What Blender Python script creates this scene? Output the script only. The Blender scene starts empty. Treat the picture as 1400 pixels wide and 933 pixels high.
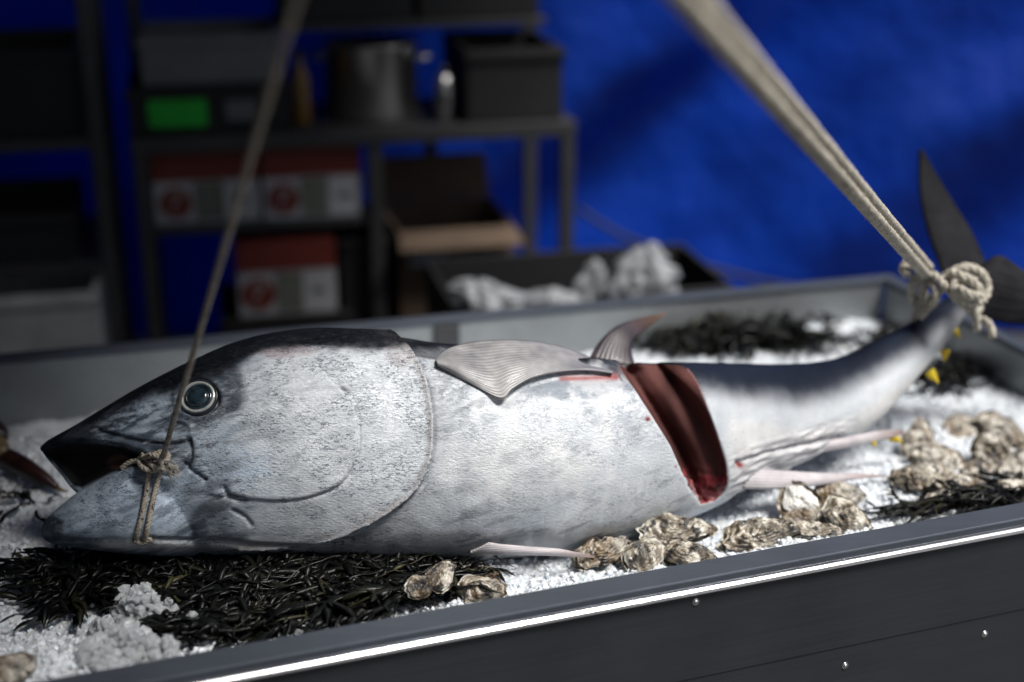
import bpy, bmesh, math, random
import numpy as np
from mathutils import Vector, Matrix
from mathutils.bvhtree import BVHTree

# ------------------------------------------------------------------ camera, world, sun, exposure
sc = bpy.context.scene
col = sc.collection
R = math.radians
CAM = np.array([0.0, 0.0, 1.7]); PITCH = R(20); F = 50 / 36 * 1400
cd = bpy.data.cameras.new('camera'); cam = bpy.data.objects.new('camera', cd); col.objects.link(cam)
cam.location = CAM; cam.rotation_euler = (R(90) - PITCH, 0, 0)
cd.lens = 50; cd.sensor_width = 36; cd.clip_end = 200; cd.clip_start = 0.02
cd.dof.use_dof = True; cd.dof.focus_distance = 1.90; cd.dof.aperture_fstop = 1.3; cd.dof.aperture_blades = 0
sc.camera = cam
SUN_EL, SUN_AZ = R(62), R(122)          # azimuth measured clockwise from +Y (away from the camera)
w = bpy.data.worlds.new('World'); sc.world = w; w.use_nodes = True
sky = w.node_tree.nodes.new('ShaderNodeTexSky'); sky.sky_type = 'NISHITA'; sky.sun_disc = False
sky.sun_elevation = SUN_EL; sky.sun_rotation = SUN_AZ; sky.air_density = 1.0; sky.dust_density = 4.0
bg = w.node_tree.nodes['Background']; bg.inputs[1].default_value = 0.05
w.node_tree.links.new(sky.outputs[0], bg.inputs[0])
sd = bpy.data.lights.new('sun', 'SUN'); sd.energy = 4.8; sd.angle = R(21); sd.color = (1, .97, .93)
sun = bpy.data.objects.new('sun', sd); col.objects.link(sun); sun.location = (3, 2, 6)
sdir = Vector((math.cos(SUN_EL) * math.sin(SUN_AZ), math.cos(SUN_EL) * math.cos(SUN_AZ), math.sin(SUN_EL)))
sun.rotation_euler = sdir.to_track_quat('Z', 'Y').to_euler()
sc.view_settings.view_transform = 'Standard'; sc.view_settings.look = 'None'
sc.view_settings.gamma = 1; sc.view_settings.exposure = 0.2; sc.view_settings.use_curve_mapping = False

random.seed(5); rng = np.random.default_rng(5)
# ------------------------------------------------------------------ survey helpers (photo measurements -> metres)
FW = np.array([0, math.cos(PITCH), -math.sin(PITCH)]); UPV = np.array([0, math.sin(PITCH), math.cos(PITCH)]); RT = np.array([1.0, 0, 0])
def ray(u, v): return FW + RT * (u - 700) / F + UPV * (466.5 - v) / F
def at(u, v, t): return CAM + ray(u, v) * t                     # point at depth t
def atz(u, v, z):
    r = ray(u, v); return CAM + r * ((z - CAM[2]) / r[2])       # point on the level z
def proj(co):
    d = co - CAM; t = d @ FW
    return 700 + F * (d @ RT) / t, 466.5 - F * (d @ UPV) / t, t
def ip(x, pts): return np.interp(x, [p[0] for p in pts], [p[1] for p in pts])
def sstep(a, b, x):
    t = np.clip((x - a) / (b - a), 0, 1); return t * t * (3 - 2 * t)
def _h(ix, iy, iz):
    n = (ix * 374761393 + iy * 668265263 + iz * 2147483647 * 7 + 1442695) & 0xffffffff
    n = ((n ^ (n >> 13)) * 1274126177) & 0xffffffff
    return ((n ^ (n >> 16)) & 0xffff) / 65535.0
def vnoise(p):                                                  # value noise, 0..1
    p = np.asarray(p, float); i = np.floor(p).astype(np.int64); f = p - i; f = f * f * (3 - 2 * f); r = 0
    for dx in (0, 1):
        for dy in (0, 1):
            for dz in (0, 1):
                wgt = (f[:, 0] if dx else 1 - f[:, 0]) * (f[:, 1] if dy else 1 - f[:, 1]) * (f[:, 2] if dz else 1 - f[:, 2])
                r = r + wgt * _h(i[:, 0] + dx, i[:, 1] + dy, i[:, 2] + dz)
    return r
def fbm(p, o=4):
    a, s, r = 1.0, 0.0, 0; p = np.asarray(p, float)
    for k in range(o):
        r = r + a * vnoise(p + 17.3 * k); s += a; a *= .5; p = p * 2.03
    return r / s
def pdist(u, v, poly):                                          # distance to polyline + side (+ = right of travel)
    best = np.full(u.shape, 1e9); side = np.zeros(u.shape)
    for (x0, y0), (x1, y1) in zip(poly[:-1], poly[1:]):
        dx, dy = x1 - x0, y1 - y0; L = dx * dx + dy * dy
        k = np.clip(((u - x0) * dx + (v - y0) * dy) / L, 0, 1)
        d = np.hypot(u - x0 - k * dx, v - y0 - k * dy); m = d < best
        best = np.where(m, d, best); side = np.where(m, np.sign(dx * (v - y0) - dy * (u - x0)), side)
    return best, side
def inpoly(u, v, poly):
    c = np.zeros(u.shape, bool); n = len(poly)
    for i in range(n):
        x0, y0 = poly[i]; x1, y1 = poly[(i + 1) % n]
        if y0 == y1: continue
        c ^= ((y0 > v) != (y1 > v)) & (u < (x1 - x0) * (v - y0) / (y1 - y0) + x0)
    return c
def smooth_line(pts, n):
    pts = np.array(pts, float); m = len(pts)
    s = np.linspace(0, m - 1, n); out = []
    for x in s:
        i = min(int(x), m - 2); f = x - i
        p0 = pts[max(i - 1, 0)]; p1 = pts[i]; p2 = pts[i + 1]; p3 = pts[min(i + 2, m - 1)]
        out.append(.5 * (2 * p1 + (p2 - p0) * f + (2 * p0 - 5 * p1 + 4 * p2 - p3) * f * f + (3 * p1 - p0 - 3 * p2 + p3) * f ** 3))
    return np.array(out)

# ------------------------------------------------------------------ object helpers
def link(name, me, mats, parent=None):
    o = bpy.data.objects.new(name, me); col.objects.link(o)
    for m in (mats if isinstance(mats, (list, tuple)) else [mats]):
        if m is not None: me.materials.append(m)
    if parent is not None: o.parent = parent
    return o
def mesh(name, V, Fc, mats, parent=None, smooth=True, loc=None):
    me = bpy.data.meshes.new(name); V = np.asarray(V, float)
    if loc is not None: V = V - np.asarray(loc, float)
    me.from_pydata(V.tolist(), [], Fc if isinstance(Fc, list) else Fc.tolist()); me.update()
    if smooth: me.polygons.foreach_set('use_smooth', [True] * len(me.polygons))
    o = link(name, me, mats, parent)
    if loc is not None: o.location = loc
    return o
def tag(o, label=None, cat=None, group=None, kind=None):
    if label: o['label'] = label
    if cat: o['category'] = cat
    if group: o['group'] = group
    if kind: o['kind'] = kind
    return o
def thing(name, label, cat, loc=(0, 0, 0), rz=0, group=None):
    o = bpy.data.objects.new(name, None); col.objects.link(o); o.empty_display_size = .05
    o.location = loc; o.rotation_euler = (0, 0, rz)
    return tag(o, label, cat, group)
class MB:
    def __init__(s): s.V = []; s.F = []
    def add(s, V, Fc):
        n = len(s.V); s.V += [tuple(v) for v in V]; s.F += [tuple(i + n for i in f) for f in Fc]; return s
    def box(s, lo, hi):
        (a, b, c), (d, e, f) = lo, hi
        return s.add([(a, b, c), (d, b, c), (d, e, c), (a, e, c), (a, b, f), (d, b, f), (d, e, f), (a, e, f)],
                     [(0, 3, 2, 1), (4, 5, 6, 7), (0, 1, 5, 4), (1, 2, 6, 5), (2, 3, 7, 6), (3, 0, 4, 7)])
    def prism(s, poly, z0, z1):                                  # poly: list of xy, counter-clockwise
        n = len(poly)
        return s.add([(x, y, z0) for x, y in poly] + [(x, y, z1) for x, y in poly],
                     [tuple(range(n - 1, -1, -1)), tuple(range(n, 2 * n))] + [(i, (i + 1) % n, n + (i + 1) % n, n + i) for i in range(n)])
    def lathe(s, prof, n=24, c=(0, 0, 0)):
        V = [(c[0] + r * math.cos(2 * math.pi * k / n), c[1] + r * math.sin(2 * math.pi * k / n), c[2] + z) for r, z in prof for k in range(n)]
        Fc = [(i * n + k, i * n + (k + 1) % n, (i + 1) * n + (k + 1) % n, (i + 1) * n + k) for i in range(len(prof) - 1) for k in range(n)]
        return s.add(V, Fc)
    def tube(s, pts, rad, n=8, cap=True):
        pts = np.asarray(pts, float); m = len(pts); rad = np.broadcast_to(np.asarray(rad, float), (m,))
        T = np.gradient(pts, axis=0); T /= np.linalg.norm(T, axis=1)[:, None] + 1e-12
        a = np.array([0, 0, 1.0]) if abs(T[0][2]) < .9 else np.array([1.0, 0, 0]); N = np.cross(T[0], a); V = []
        for i in range(m):
            N = N - T[i] * (N @ T[i]); N /= np.linalg.norm(N) + 1e-12; B = np.cross(T[i], N)
            for k in range(n):
                t = 2 * math.pi * k / n; V.append(pts[i] + rad[i] * (math.cos(t) * N + math.sin(t) * B))
        Fc = [(i * n + k, i * n + (k + 1) % n, (i + 1) * n + (k + 1) % n, (i + 1) * n + k) for i in range(m - 1) for k in range(n)]
        if cap: Fc += [tuple(range(n - 1, -1, -1)), tuple(range((m - 1) * n, m * n))]
        return s.add(V, Fc)
    def rope(s, pts, rad, strands=3, pitch=.03, n=6, step=.0035, fuzz=0):
        pts = np.asarray(pts, float); L = np.r_[0, np.cumsum(np.linalg.norm(np.diff(pts, axis=0), axis=1))]
        m = max(int(L[-1] / step), 4); q = np.linspace(0, L[-1], m); P = np.stack([np.interp(q, L, pts[:, k]) for k in range(3)], 1)
        for _ in range(2): P[1:-1] = (P[:-2] + 2 * P[1:-1] + P[2:]) / 4
        T = np.gradient(P, axis=0); T /= np.linalg.norm(T, axis=1)[:, None] + 1e-12
        a = np.array([0, 0, 1.0]) if abs(T[0][2]) < .9 else np.array([1.0, 0, 0]); N = np.cross(T[0], a); Ns = []; Bs = []
        for i in range(m):
            N = N - T[i] * (N @ T[i]); N = N / (np.linalg.norm(N) + 1e-12); Ns.append(N); Bs.append(np.cross(T[i], N))
        Ns = np.array(Ns); Bs = np.array(Bs); rs = rad * .56
        for k in range(strands):
            ph = 2 * math.pi * (q / pitch + k / strands)
            c = P + (rad - rs) * (np.cos(ph)[:, None] * Ns + np.sin(ph)[:, None] * Bs)
            s.tube(c, rs, n)
        for _ in range(int(fuzz * L[-1])):
            i = rng.integers(1, m - 1); d = Ns[i] * rng.normal() + Bs[i] * rng.normal() + T[i] * rng.normal() * .8; d /= np.linalg.norm(d)
            l = rad * rng.uniform(.3, 1.0); p0 = P[i] + d * rad * .6; p1 = p0 + d * l * .6 + T[i] * l * .4 * rng.normal(); p2 = p1 + d * l * .2 + T[i] * l * .6
            s.tube([p0, p1, p2], [.0009, .0007, .0003], 3, False)
        return s
    def build(s, name, mats, parent=None, smooth=False, bevel=0, loc=None):
        o = mesh(name, s.V, s.F, mats, parent, smooth, loc)
        if bevel:
            b = o.modifiers.new('bevel', 'BEVEL'); b.width = bevel; b.segments = 2; b.limit_method = 'ANGLE'
        return o
def grid_faces(nu, nv, wrap=False):
    i, j = np.meshgrid(np.arange(nu - 1), np.arange(nv if wrap else nv - 1), indexing='ij'); i = i.ravel(); j = j.ravel(); k = (j + 1) % nv
    return np.stack([i * nv + j, (i + 1) * nv + j, (i + 1) * nv + k, i * nv + k], 1)

# ------------------------------------------------------------------ material helpers
class NT:
    def __init__(s, name):
        s.m = bpy.data.materials.new(name); s.m.use_nodes = True; s.t = s.m.node_tree; s.b = s.t.nodes['Principled BSDF']; s._co = None
    def n(s, typ, **kw):
        nd = s.t.nodes.new(typ)
        for k, v in kw.items(): setattr(nd, k, v)
        return nd
    def l(s, a, b): s.t.links.new(a, b)
    def co(s, scale=(1, 1, 1), rot=(0, 0, 0), gen='Object'):
        tc = s.n('ShaderNodeTexCoord'); mp = s.n('ShaderNodeMapping'); mp.inputs['Scale'].default_value = scale; mp.inputs['Rotation'].default_value = rot
        s.l(tc.outputs[gen], mp.inputs[0]); return mp.outputs[0]
    def noise(s, scale, detail=4, rough=.55, co=None, dist=0):
        nd = s.n('ShaderNodeTexNoise'); nd.inputs['Scale'].default_value = scale; nd.inputs['Detail'].default_value = detail
        nd.inputs['Roughness'].default_value = rough; nd.inputs['Distortion'].default_value = dist; s.l(co if co is not None else s.co(), nd.inputs['Vector']); return nd.outputs[0]
    def voro(s, scale, co=None, feature='F1'):
        nd = s.n('ShaderNodeTexVoronoi', feature=feature); nd.inputs['Scale'].default_value = scale; s.l(co if co is not None else s.co(), nd.inputs['Vector']); return nd
    def ramp(s, fac, stops):
        nd = s.n('ShaderNodeValToRGB'); e = nd.color_ramp.elements
        while len(e) < len(stops): e.new(.5)
        for k, (p, c) in enumerate(stops):
            e[k].position = p; e[k].color = (c, c, c, 1) if not hasattr(c, '__len__') else (*c[:3], 1)
        s.l(fac, nd.inputs[0]); return nd.outputs[0]
    def mix(s, a, b, fac, mode='MIX'):
        nd = s.n('ShaderNodeMix', data_type='RGBA', blend_type=mode)
        for v, i in ((fac, 0), (a, 6), (b, 7)):
            if hasattr(v, 'links'): s.l(v, nd.inputs[i])
            elif i == 0: nd.inputs[0].default_value = v
            else: nd.inputs[i].default_value = (*v, 1) if hasattr(v, '__len__') else (v, v, v, 1)
        return nd.outputs[2]
    def math(s, op, a, b=0.0):
        nd = s.n('ShaderNodeMath', operation=op)
        for v, i in ((a, 0), (b, 1)):
            if hasattr(v, 'links'): s.l(v, nd.inputs[i])
            else: nd.inputs[i].default_value = v
        return nd.outputs[0]
    def attr(s, name):
        nd = s.n('ShaderNodeAttribute'); nd.attribute_name = name; return nd
    def bump(s, h, strength=.3, dist=.01, nrm=None):
        nd = s.n('ShaderNodeBump'); nd.inputs['Strength'].default_value = strength; nd.inputs['Distance'].default_value = dist; s.l(h, nd.inputs['Height'])
        if nrm is not None: s.l(nrm, nd.inputs['Normal'])
        s.l(nd.outputs[0], s.b.inputs['Normal']); return nd.outputs[0]
    def set(s, **kw):
        for k, v in kw.items():
            i = s.b.inputs[k.replace('_', ' ')]
            if hasattr(v, 'links'): s.l(v, i)
            elif hasattr(v, '__len__') and len(v) == 3 and i.type == 'RGBA': i.default_value = (*v, 1)
            else: i.default_value = v
        return s
def plain(name, c, rough=.5, metal=0., var=.25, scale=8, bump=.15, bdist=.002):
    q = NT(name); n = q.noise(scale, 5); lo = tuple(x * (1 - var) for x in c); hi = tuple(min(x * (1 + var), 1) for x in c)
    q.set(Base_Color=q.ramp(n, [(.3, lo), (.7, hi)]), Roughness=rough, Metallic=metal)
    if bump: q.bump(q.noise(scale * 6, 4), bump, bdist)
    return q.m
def metal_mat(name, c, rough, metal=.85, scr=.5, stretch=(1, 60, 60), bumpd=.0006):
    q = NT(name); g = q.noise(6, 6, .6); st = q.noise(5, 6, .7, q.co(stretch)); sm = q.noise(2.3, 3)
    a = q.mix(q.ramp(g, [(.3, tuple(x * .75 for x in c)), (.72, tuple(x * 1.2 for x in c))]), q.ramp(st, [(.35, tuple(x * .7 for x in c)), (.65, tuple(x * 1.25 for x in c))]), scr)
    q.set(Base_Color=a, Metallic=metal, Roughness=q.math('MULTIPLY_ADD' if False else 'ADD', q.math('MULTIPLY', sm, .25), rough - .12))
    q.bump(st, .25, bumpd); return q.m
def leafy(name, stops, rough=.3, spec=.5):
    q = NT(name); a = q.attr('tint'); n = q.noise(60, 3)
    q.set(Base_Color=q.mix(q.ramp(a.outputs['Fac'], stops), q.ramp(n, [(.3, .35), (.7, 1.)]), .6, 'MULTIPLY'), Roughness=rough, Specular_IOR_Level=.3)
    q.bump(q.noise(220, 3), .4, .001); return q.m

# ------------------------------------------------------------------ materials
m_ground = plain('wet_asphalt', (.05, .05, .052), .6, 0, .4, 5, .5, .006)
m_rim = metal_mat('blackened_rim_metal', (.075, .088, .11), .5, .45, .4)
m_panel = metal_mat('dark_coated_panel', (.032, .036, .042), .42, .3, .35, (1, 1, 40))
m_zinc = metal_mat('dull_zinc', (.30, .32, .33), .45, .6, .3)
m_trim = metal_mat('polished_aluminium', (.86, .87, .9), .22, .9, .3)
m_steel = metal_mat('stainless_steel', (.6, .6, .6), .28, .95, .3)
m_dksteel = metal_mat('dark_steel', (.055, .056, .058), .55, .4, .3)
m_black = plain('black_plastic', (.008, .0085, .010), .7)
m_white = plain('white_plastic', (.42, .43, .42), .5)
m_card = plain('brown_cardboard', (.10, .068, .045), .85, 0, .2, 14)
m_redc = plain('red_printed_card', (.15, .022, .014), .6, 0, .15, 6)
m_whitec = plain('white_printed_card', (.36, .37, .39), .6, 0, .08, 6)
m_greyc = plain('grey_printed_card', (.12, .13, .11), .6, 0, .5, 30)
m_green = plain('bright_green_plastic', (.01, .42, .03), .45, 0, .15, 9)
m_amber = plain('amber_bottle', (.16, .09, .02), .2, 0, .2, 9, 0)
m_tub = plain('translucent_tub', (.11, .12, .135), .45, 0, .15, 9)
q = NT('blue_tarpaulin')
n1 = q.noise(1.2, 5, .6); fine = q.noise(300, 2)
c = q.ramp(n1, [(.3, (.001, .060, .50)), (.7, (.002, .085, .70))])
tr = q.n('ShaderNodeBsdfTranslucent'); q.l(c, tr.inputs[0]); ms = q.n('ShaderNodeMixShader'); ms.inputs[0].default_value = .55
q.set(Base_Color=c, Roughness=.5); q.bump(q.noise(9, 5), .5, .03)
q.l(q.b.outputs[0], ms.inputs[1]); q.l(tr.outputs[0], ms.inputs[2]); q.l(ms.outputs[0], q.t.nodes['Material Output'].inputs[0]); m_tarp = q.m
q = NT('white_plastic_bag')
tr = q.n('ShaderNodeBsdfTranslucent'); tr.inputs[0].default_value = (.34, .36, .38, 1); ms = q.n('ShaderNodeMixShader'); ms.inputs[0].default_value = .3
q.set(Base_Color=(.34, .36, .38), Roughness=.4); q.bump(q.noise(25, 4), .5, .01)
q.l(q.b.outputs[0], ms.inputs[1]); q.l(tr.outputs[0], ms.inputs[2]); q.l(ms.outputs[0], q.t.nodes['Material Output'].inputs[0]); m_bag = q.m

# crushed ice
q = NT('crushed_ice')
v1 = q.voro(150); n2 = q.noise(420, 4); n3 = q.noise(14, 4)
q.set(Base_Color=q.ramp(n3, [(.35, (.55, .60, .65)), (.65, (.76, .80, .84))]), Roughness=.3, Subsurface_Weight=.5, Subsurface_Scale=.02, Subsurface_Radius=(.6, .8, 1.))
h = q.math('ADD', q.math('MULTIPLY', v1.outputs['Distance'], 1.4), q.math('MULTIPLY', n2, .6)); q.bump(h, .8, .0045); m_ice = q.m
q = NT('clear_ice'); q.set(Base_Color=(.92, .95, .97), Roughness=.05, Transmission_Weight=.7, IOR=1.31); q.bump(q.noise(170, 3), .4, .002); m_clear = q.m
q = NT('white_ice_chip'); q.set(Base_Color=(.70, .74, .78), Roughness=.15, IOR=1.31); q.bump(q.noise(260, 3), .4, .002); m_chip = q.m

m_canvas = plain('dark_canvas', (.07, .075, .08), .9, 0, .2, 20)
# ------------------------------------------------------------------ ground, back tarpaulin and added shade canvases
nx = 40; xs = np.linspace(-30, 30, nx); ys = np.linspace(-30, 40, nx)
XX, YY = np.meshgrid(xs, ys, indexing='ij'); ZZ = np.zeros_like(XX)
tag(mesh('ground', np.stack([XX.ravel(), YY.ravel(), ZZ.ravel()], 1), grid_faces(nx, nx), m_ground), kind='structure')

def sheet(name, fn, nu, nv, m, label, cat, thick=.002):
    U, V = np.meshgrid(np.linspace(0, 1, nu), np.linspace(0, 1, nv), indexing='ij')
    o = mesh(name, fn(U.ravel(), V.ravel()), grid_faces(nu, nv), m); s = o.modifiers.new('thickness', 'SOLIDIFY'); s.thickness = thick
    return tag(o, label, cat)
TY = 4.75
def back_tarp(U, V):
    x = -3.4 + 7.4 * U; z = .004 + 2.75 * V
    d = x * .72 - z * .70
    wv = fbm(np.stack([x * .8, z * .8, x * 0 + 3], 1), 3) * 1.6
    y = TY + .07 * np.sin(d * 5.2 + wv * 2.2) + .035 * np.sin(d * 11 + 4 * wv) + .05 * np.sin(x * 1.7 + wv) + .03 * fbm(np.stack([x * 5, z * 5, x * 0], 1), 3)
    return np.stack([x, y, z], 1)
sheet('tarpaulin', back_tarp, 150, 70, m_tarp, 'blue tarpaulin hung as the back wall of the stall', 'tarpaulin')
def added_roof(U, V):  # unseen roof, added to keep the racks dark
    x = -3.4 + 4.25 * U; y = 2.6 + 2.2 * V
    z = 2.76 + .22 * np.sin(np.pi * V) + .03 * np.sin(x * 2.1) + .03 * fbm(np.stack([x * 2, y * 2, x * 0], 1), 3)
    return np.stack([x, y, z], 1)
sheet('added_canvas_roof', added_roof, 60, 40, m_canvas, 'unseen dark canvas roof added to shade the storage racks', 'canvas roof')
def added_awning(U, V):  # unseen sheet, added so the head end falls into shade
    x = -3.4 + 3.82 * U; y = -2.4 + 4.98 * V
    z = 2.70 + .06 * np.sin(np.pi * V) + .025 * np.sin(y * 3.1) * U + .02 * np.sin(x * 2.6)
    return np.stack([x, y, z], 1)
sheet('added_awning', added_awning, 50, 40, m_canvas, 'dark canvas awning put out of view to shade the head end of the counter', 'added_awning')
def added_side_sheet(U, V):  # unseen sheet, added to dim the head end from the side
    y = -1.8 + 6.6 * U; z = .004 + 2.75 * V
    x = -2.45 + .05 * np.sin(y * 5) + .03 * np.sin(y * 11 + z)
    return np.stack([x, y, z], 1)
sheet('added_side_canvas', added_side_sheet, 50, 30, m_canvas, 'unseen dark canvas sheet added beside the storage racks to block side light', 'added canvas sheet')

# ------------------------------------------------------------------ the display counter with its tray
ZR = .80
FI0, FI1 = atz(70, 928, ZR)[:2], atz(1400, 686, ZR)[:2]         # inner edge of the front rim
BI0, BI1 = atz(0, 491, ZR)[:2], atz(1210, 382, ZR)[:2]          # front edge of the back rim
EI = atz(1400, 480, ZR)[:2]
def isect(p, d, q_, e):
    A = np.array([[d[0], -e[0]], [d[1], -e[1]]]); k = np.linalg.solve(A, q_ - p); return p + d * k[0]
fd = (FI1 - FI0) / np.linalg.norm(FI1 - FI0); bd = (BI1 - BI0) / np.linalg.norm(BI1 - BI0); ed = (EI - BI1) / np.linalg.norm(EI - BI1)
fn_ = np.array([fd[1], -fd[0]]); bn_ = np.array([-bd[1], bd[0]]); en_ = np.array([-ed[1], ed[0]]); en_ = en_ if en_[0] > 0 else -en_
cBR = BI1; cFR = isect(FI0, fd, BI1, ed); cFL = FI0 - fd * .75; cBL = BI0 - bd * .45
RW = .042
tray = thing('display_counter', 'dark metal fish counter with an open ice tray and bright edge strip', 'counter', (*((cFL + cFR) / 2), 0))
def off(p, *dirs):
    p = np.array(p, float)
    for d, k in dirs: p = p + d * k
    return p
TL = np.array(tray.location)
def tbuild(mb, name, m, bev=0, par=tray):
    loc = TL if par is tray else np.zeros(3)
    mb.V = [tuple(np.array(v) - TL) for v in mb.V]
    return mb.build(name, m, par, bevel=bev)
BR = .03
oFL, oFR = off(cFL, (fn_, RW)), off(cFR, (fn_, RW)) ; oBR = off(cBR, (bn_, BR), (en_, BR)); oBL = off(cBL, (bn_, BR)); oFR2 = off(cFR, (fn_, RW), (en_, BR))
ln_ = -fd
# rims: 12 mm folded sheets, mitred at the corners
tbuild(MB().prism([tuple(oFL), tuple(oFR2), tuple(cFR), tuple(cFL)], ZR - .012, ZR), 'front_rim', m_rim, .002)
tbuild(MB().prism([tuple(cBL), tuple(cBR), tuple(oBR), tuple(oBL)], ZR - .012, ZR), 'back_rim', m_rim, .002)
tbuild(MB().prism([tuple(cFR), tuple(oFR2), tuple(oBR), tuple(cBR)], ZR - .012, ZR + .0005), 'end_rim', m_rim, .002)
tbuild(MB().prism([tuple(oFL + ln_ * .04), tuple(oFL), tuple(oBL), tuple(oBL + ln_ * .04)], ZR - .012, ZR + .0005), 'end_rim', m_rim, .002)
# walls under the rims
W = .004
def wall(p, q_, n, name, z0, z1, m, inset=.003, th=W):
    a, b = off(p, (n, inset)), off(q_, (n, inset)); c_, d_ = off(q_, (n, inset + th)), off(p, (n, inset + th))
    poly = [tuple(a), tuple(b), tuple(c_), tuple(d_)]
    ar = sum(poly[i][0] * poly[(i + 1) % 4][1] - poly[(i + 1) % 4][0] * poly[i][1] for i in range(4))
    return tbuild(MB().prism(poly if ar > 0 else poly[::-1], z0, z1), name, m)
ZF = .60
wall(cFL, cFR, fn_, 'tray_wall', ZF, ZR - .0125, m_zinc)
wall(cBL, cBR, bn_, 'tray_wall', ZF, ZR - .0125, m_zinc)
wall(cFR, cBR, en_, 'tray_wall', ZF, ZR - .0125, m_zinc)
wall(cFL, cBL, ln_, 'tray_wall', ZF, ZR - .0125, m_zinc)
tbuild(MB().prism([tuple(off(cFL, (fn_, .007))), tuple(off(cFR, (fn_, .007), (en_, .007))), tuple(off(cBR, (bn_, .007), (en_, .007))), tuple(off(cBL, (bn_, .007)))], ZF - .006, ZF - .0005), 'tray_floor', m_zinc)
# vertical joint bracket on the back wall
bp = atz(592, 436, ZR)[:2]; s_ = (bp - BI0) @ bd; bj = BI0 + bd * s_
tbuild(MB().prism([tuple(bj + bn_ * -.006), tuple(bj + bd * .05 + bn_ * -.006), tuple(bj + bd * .05 + bn_ * .0025), tuple(bj + bn_ * .0025)], ZF + .01, ZR - .013), 'joint_plate', m_dksteel, .0015)
# bright edge strip under the front rim, upper and lower panels, screws
a0, a1 = off(cFL, (fn_, RW - .004)), off(cFR, (fn_, RW - .004), (en_, BR))
mb = MB(); prof = [(0, 0), (.006, -.0005), (.0085, -.003), (.0085, -.0075), (.006, -.010), (0, -.0105)]
V = [tuple(p + fn_ * x) + (ZR - .0125 + z,) for p in (a0, a1) for x, z in prof]; k = len(prof)
mb.add(V, [(i, (i + 1) % k, k + (i + 1) % k, k + i) for i in range(k)] + [tuple(range(k - 1, -1, -1)), tuple(range(k, 2 * k))])
mb.F = [f[::-1] for f in mb.F]
tbuild(mb, 'edge_strip', m_trim)
wall(cFL, off(cFR, (en_, BR)), fn_, 'front_panel', .652, ZR - .024, m_panel, RW - .008, .006)
wall(cFL, off(cFR, (en_, BR)), fn_, 'front_panel', .03, .6515, m_panel, RW - .0095, .006)
wall(off(cFR, (fn_, RW - .01)), off(cBR, (bn_, .026)), en_, 'end_panel', .03, ZR - .013, m_panel, .022, .006)
wall(off(cFL, (fn_, RW - .01)), off(cBL, (bn_, .026)), ln_, 'end_panel', .03, ZR - .013, m_panel, .03, .006)
wall(cBL, cBR, bn_, 'back_panel', .03, ZR - .013, m_panel, .02, .006)
tbuild(MB().prism([tuple(off(cFL, (fn_, .03))), tuple(off(cFR, (fn_, .03))), tuple(cBR), tuple(cBL)], .0, .028), 'plinth', m_black)
def screw(u, v, inset):
    # on the vertical panel plane through the rim line
    p0 = np.array([*off(cFL, (fn_, inset)), 0]); n3 = np.array([*fn_, 0]); r = ray(u, v); t = ((p0 - CAM) @ n3) / (r @ n3); c_ = CAM + r * t
    mb = MB(); T = np.array([*fd, 0]); Z = np.array([0, 0, 1.]); prof = [(.0052, 0), (.0050, .0012), (.0034, .0016), (.0033, .0008), (.0030, .0024), (.0016, .0033), (.0002, .0035)]; V = []
    for rr, hh in prof:
        for k in range(16):
            a = 2 * math.pi * k / 16; V.append(c_ + T * rr * math.cos(a) + Z * rr * math.sin(a) + n3 * hh)
    mb.add(V, [(i * 16 + k, i * 16 + (k + 1) % 16, (i + 1) * 16 + (k + 1) % 16, (i + 1) * 16 + k) for i in range(len(prof) - 1) for k in range(16)])
    o = tbuild(mb, 'screw', m_steel)
    for p in o.data.polygons: p.use_smooth = True
for u, v, i_ in ((951, 823, RW - .002), (1346, 867, RW - .0035), (1155, 910, RW - .0035)): screw(u, v, i_)

# ------------------------------------------------------------------ storage racks behind the tray
RA = R(12.5); ra = np.array([math.cos(RA), math.sin(RA), 0]); rb = np.array([-math.sin(RA), math.cos(RA), 0])
def frame(root, org, name, mb, m, bev=0, par=None):
    return mb.build(name, m, par or root, bevel=bev)
fr = at(787, 165, 3.95); LR = 1.2; DR = .5; ZT = fr[2]
ro = np.array([*(fr - ra * LR)[:2], 0])
rack = thing('storage_rack', 'dark steel storage rack with open legs standing before the tarpaulin', 'rack', ro, RA)
def post(par, x, y, h): MB().box((x, y, 0), (x + .038, y + .038, h)).build('post', m_dksteel, par, bevel=.003)
for x, y, h in ((0, 0, ZT - .004), (LR - .038, 0, ZT - .004), (LR - .038, DR - .038, 1.55), (0, DR - .038, 1.55), (.85, DR - .036, ZT - .046), (.62, .004, ZT - .046)): post(rack, x, y, h)
MB().box((-.002, -.002, ZT - .042), (LR + .002, -.002 + .03, ZT)).box((-.002, .0285, ZT - .012), (LR + .002, DR - .0385, ZT - .002)).build('shelf', m_dksteel, rack, bevel=.003)
MB().box((.039, .02, .655), (.618, DR - .04, .68)).build('shelf', m_dksteel, rack, bevel=.003)
MB().box((.039, .0, .17), (LR - .039, DR - .04, .195)).build('shelf', m_dksteel, rack, bevel=.003)
MB().box((.40, .18, 1.165), (LR - .04, DR - .002, 1.185)).build('shelf', m_dksteel, rack, bevel=.003)
MB().box((.04, DR - .03, 1.52), (LR - .04, DR - .005, 1.55)).build('cross_bar', m_dksteel, rack, bevel=.003)
def rp_(x, y, z, o=ro): p = o + ra * x + rb * y; return (p[0], p[1], z)
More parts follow.
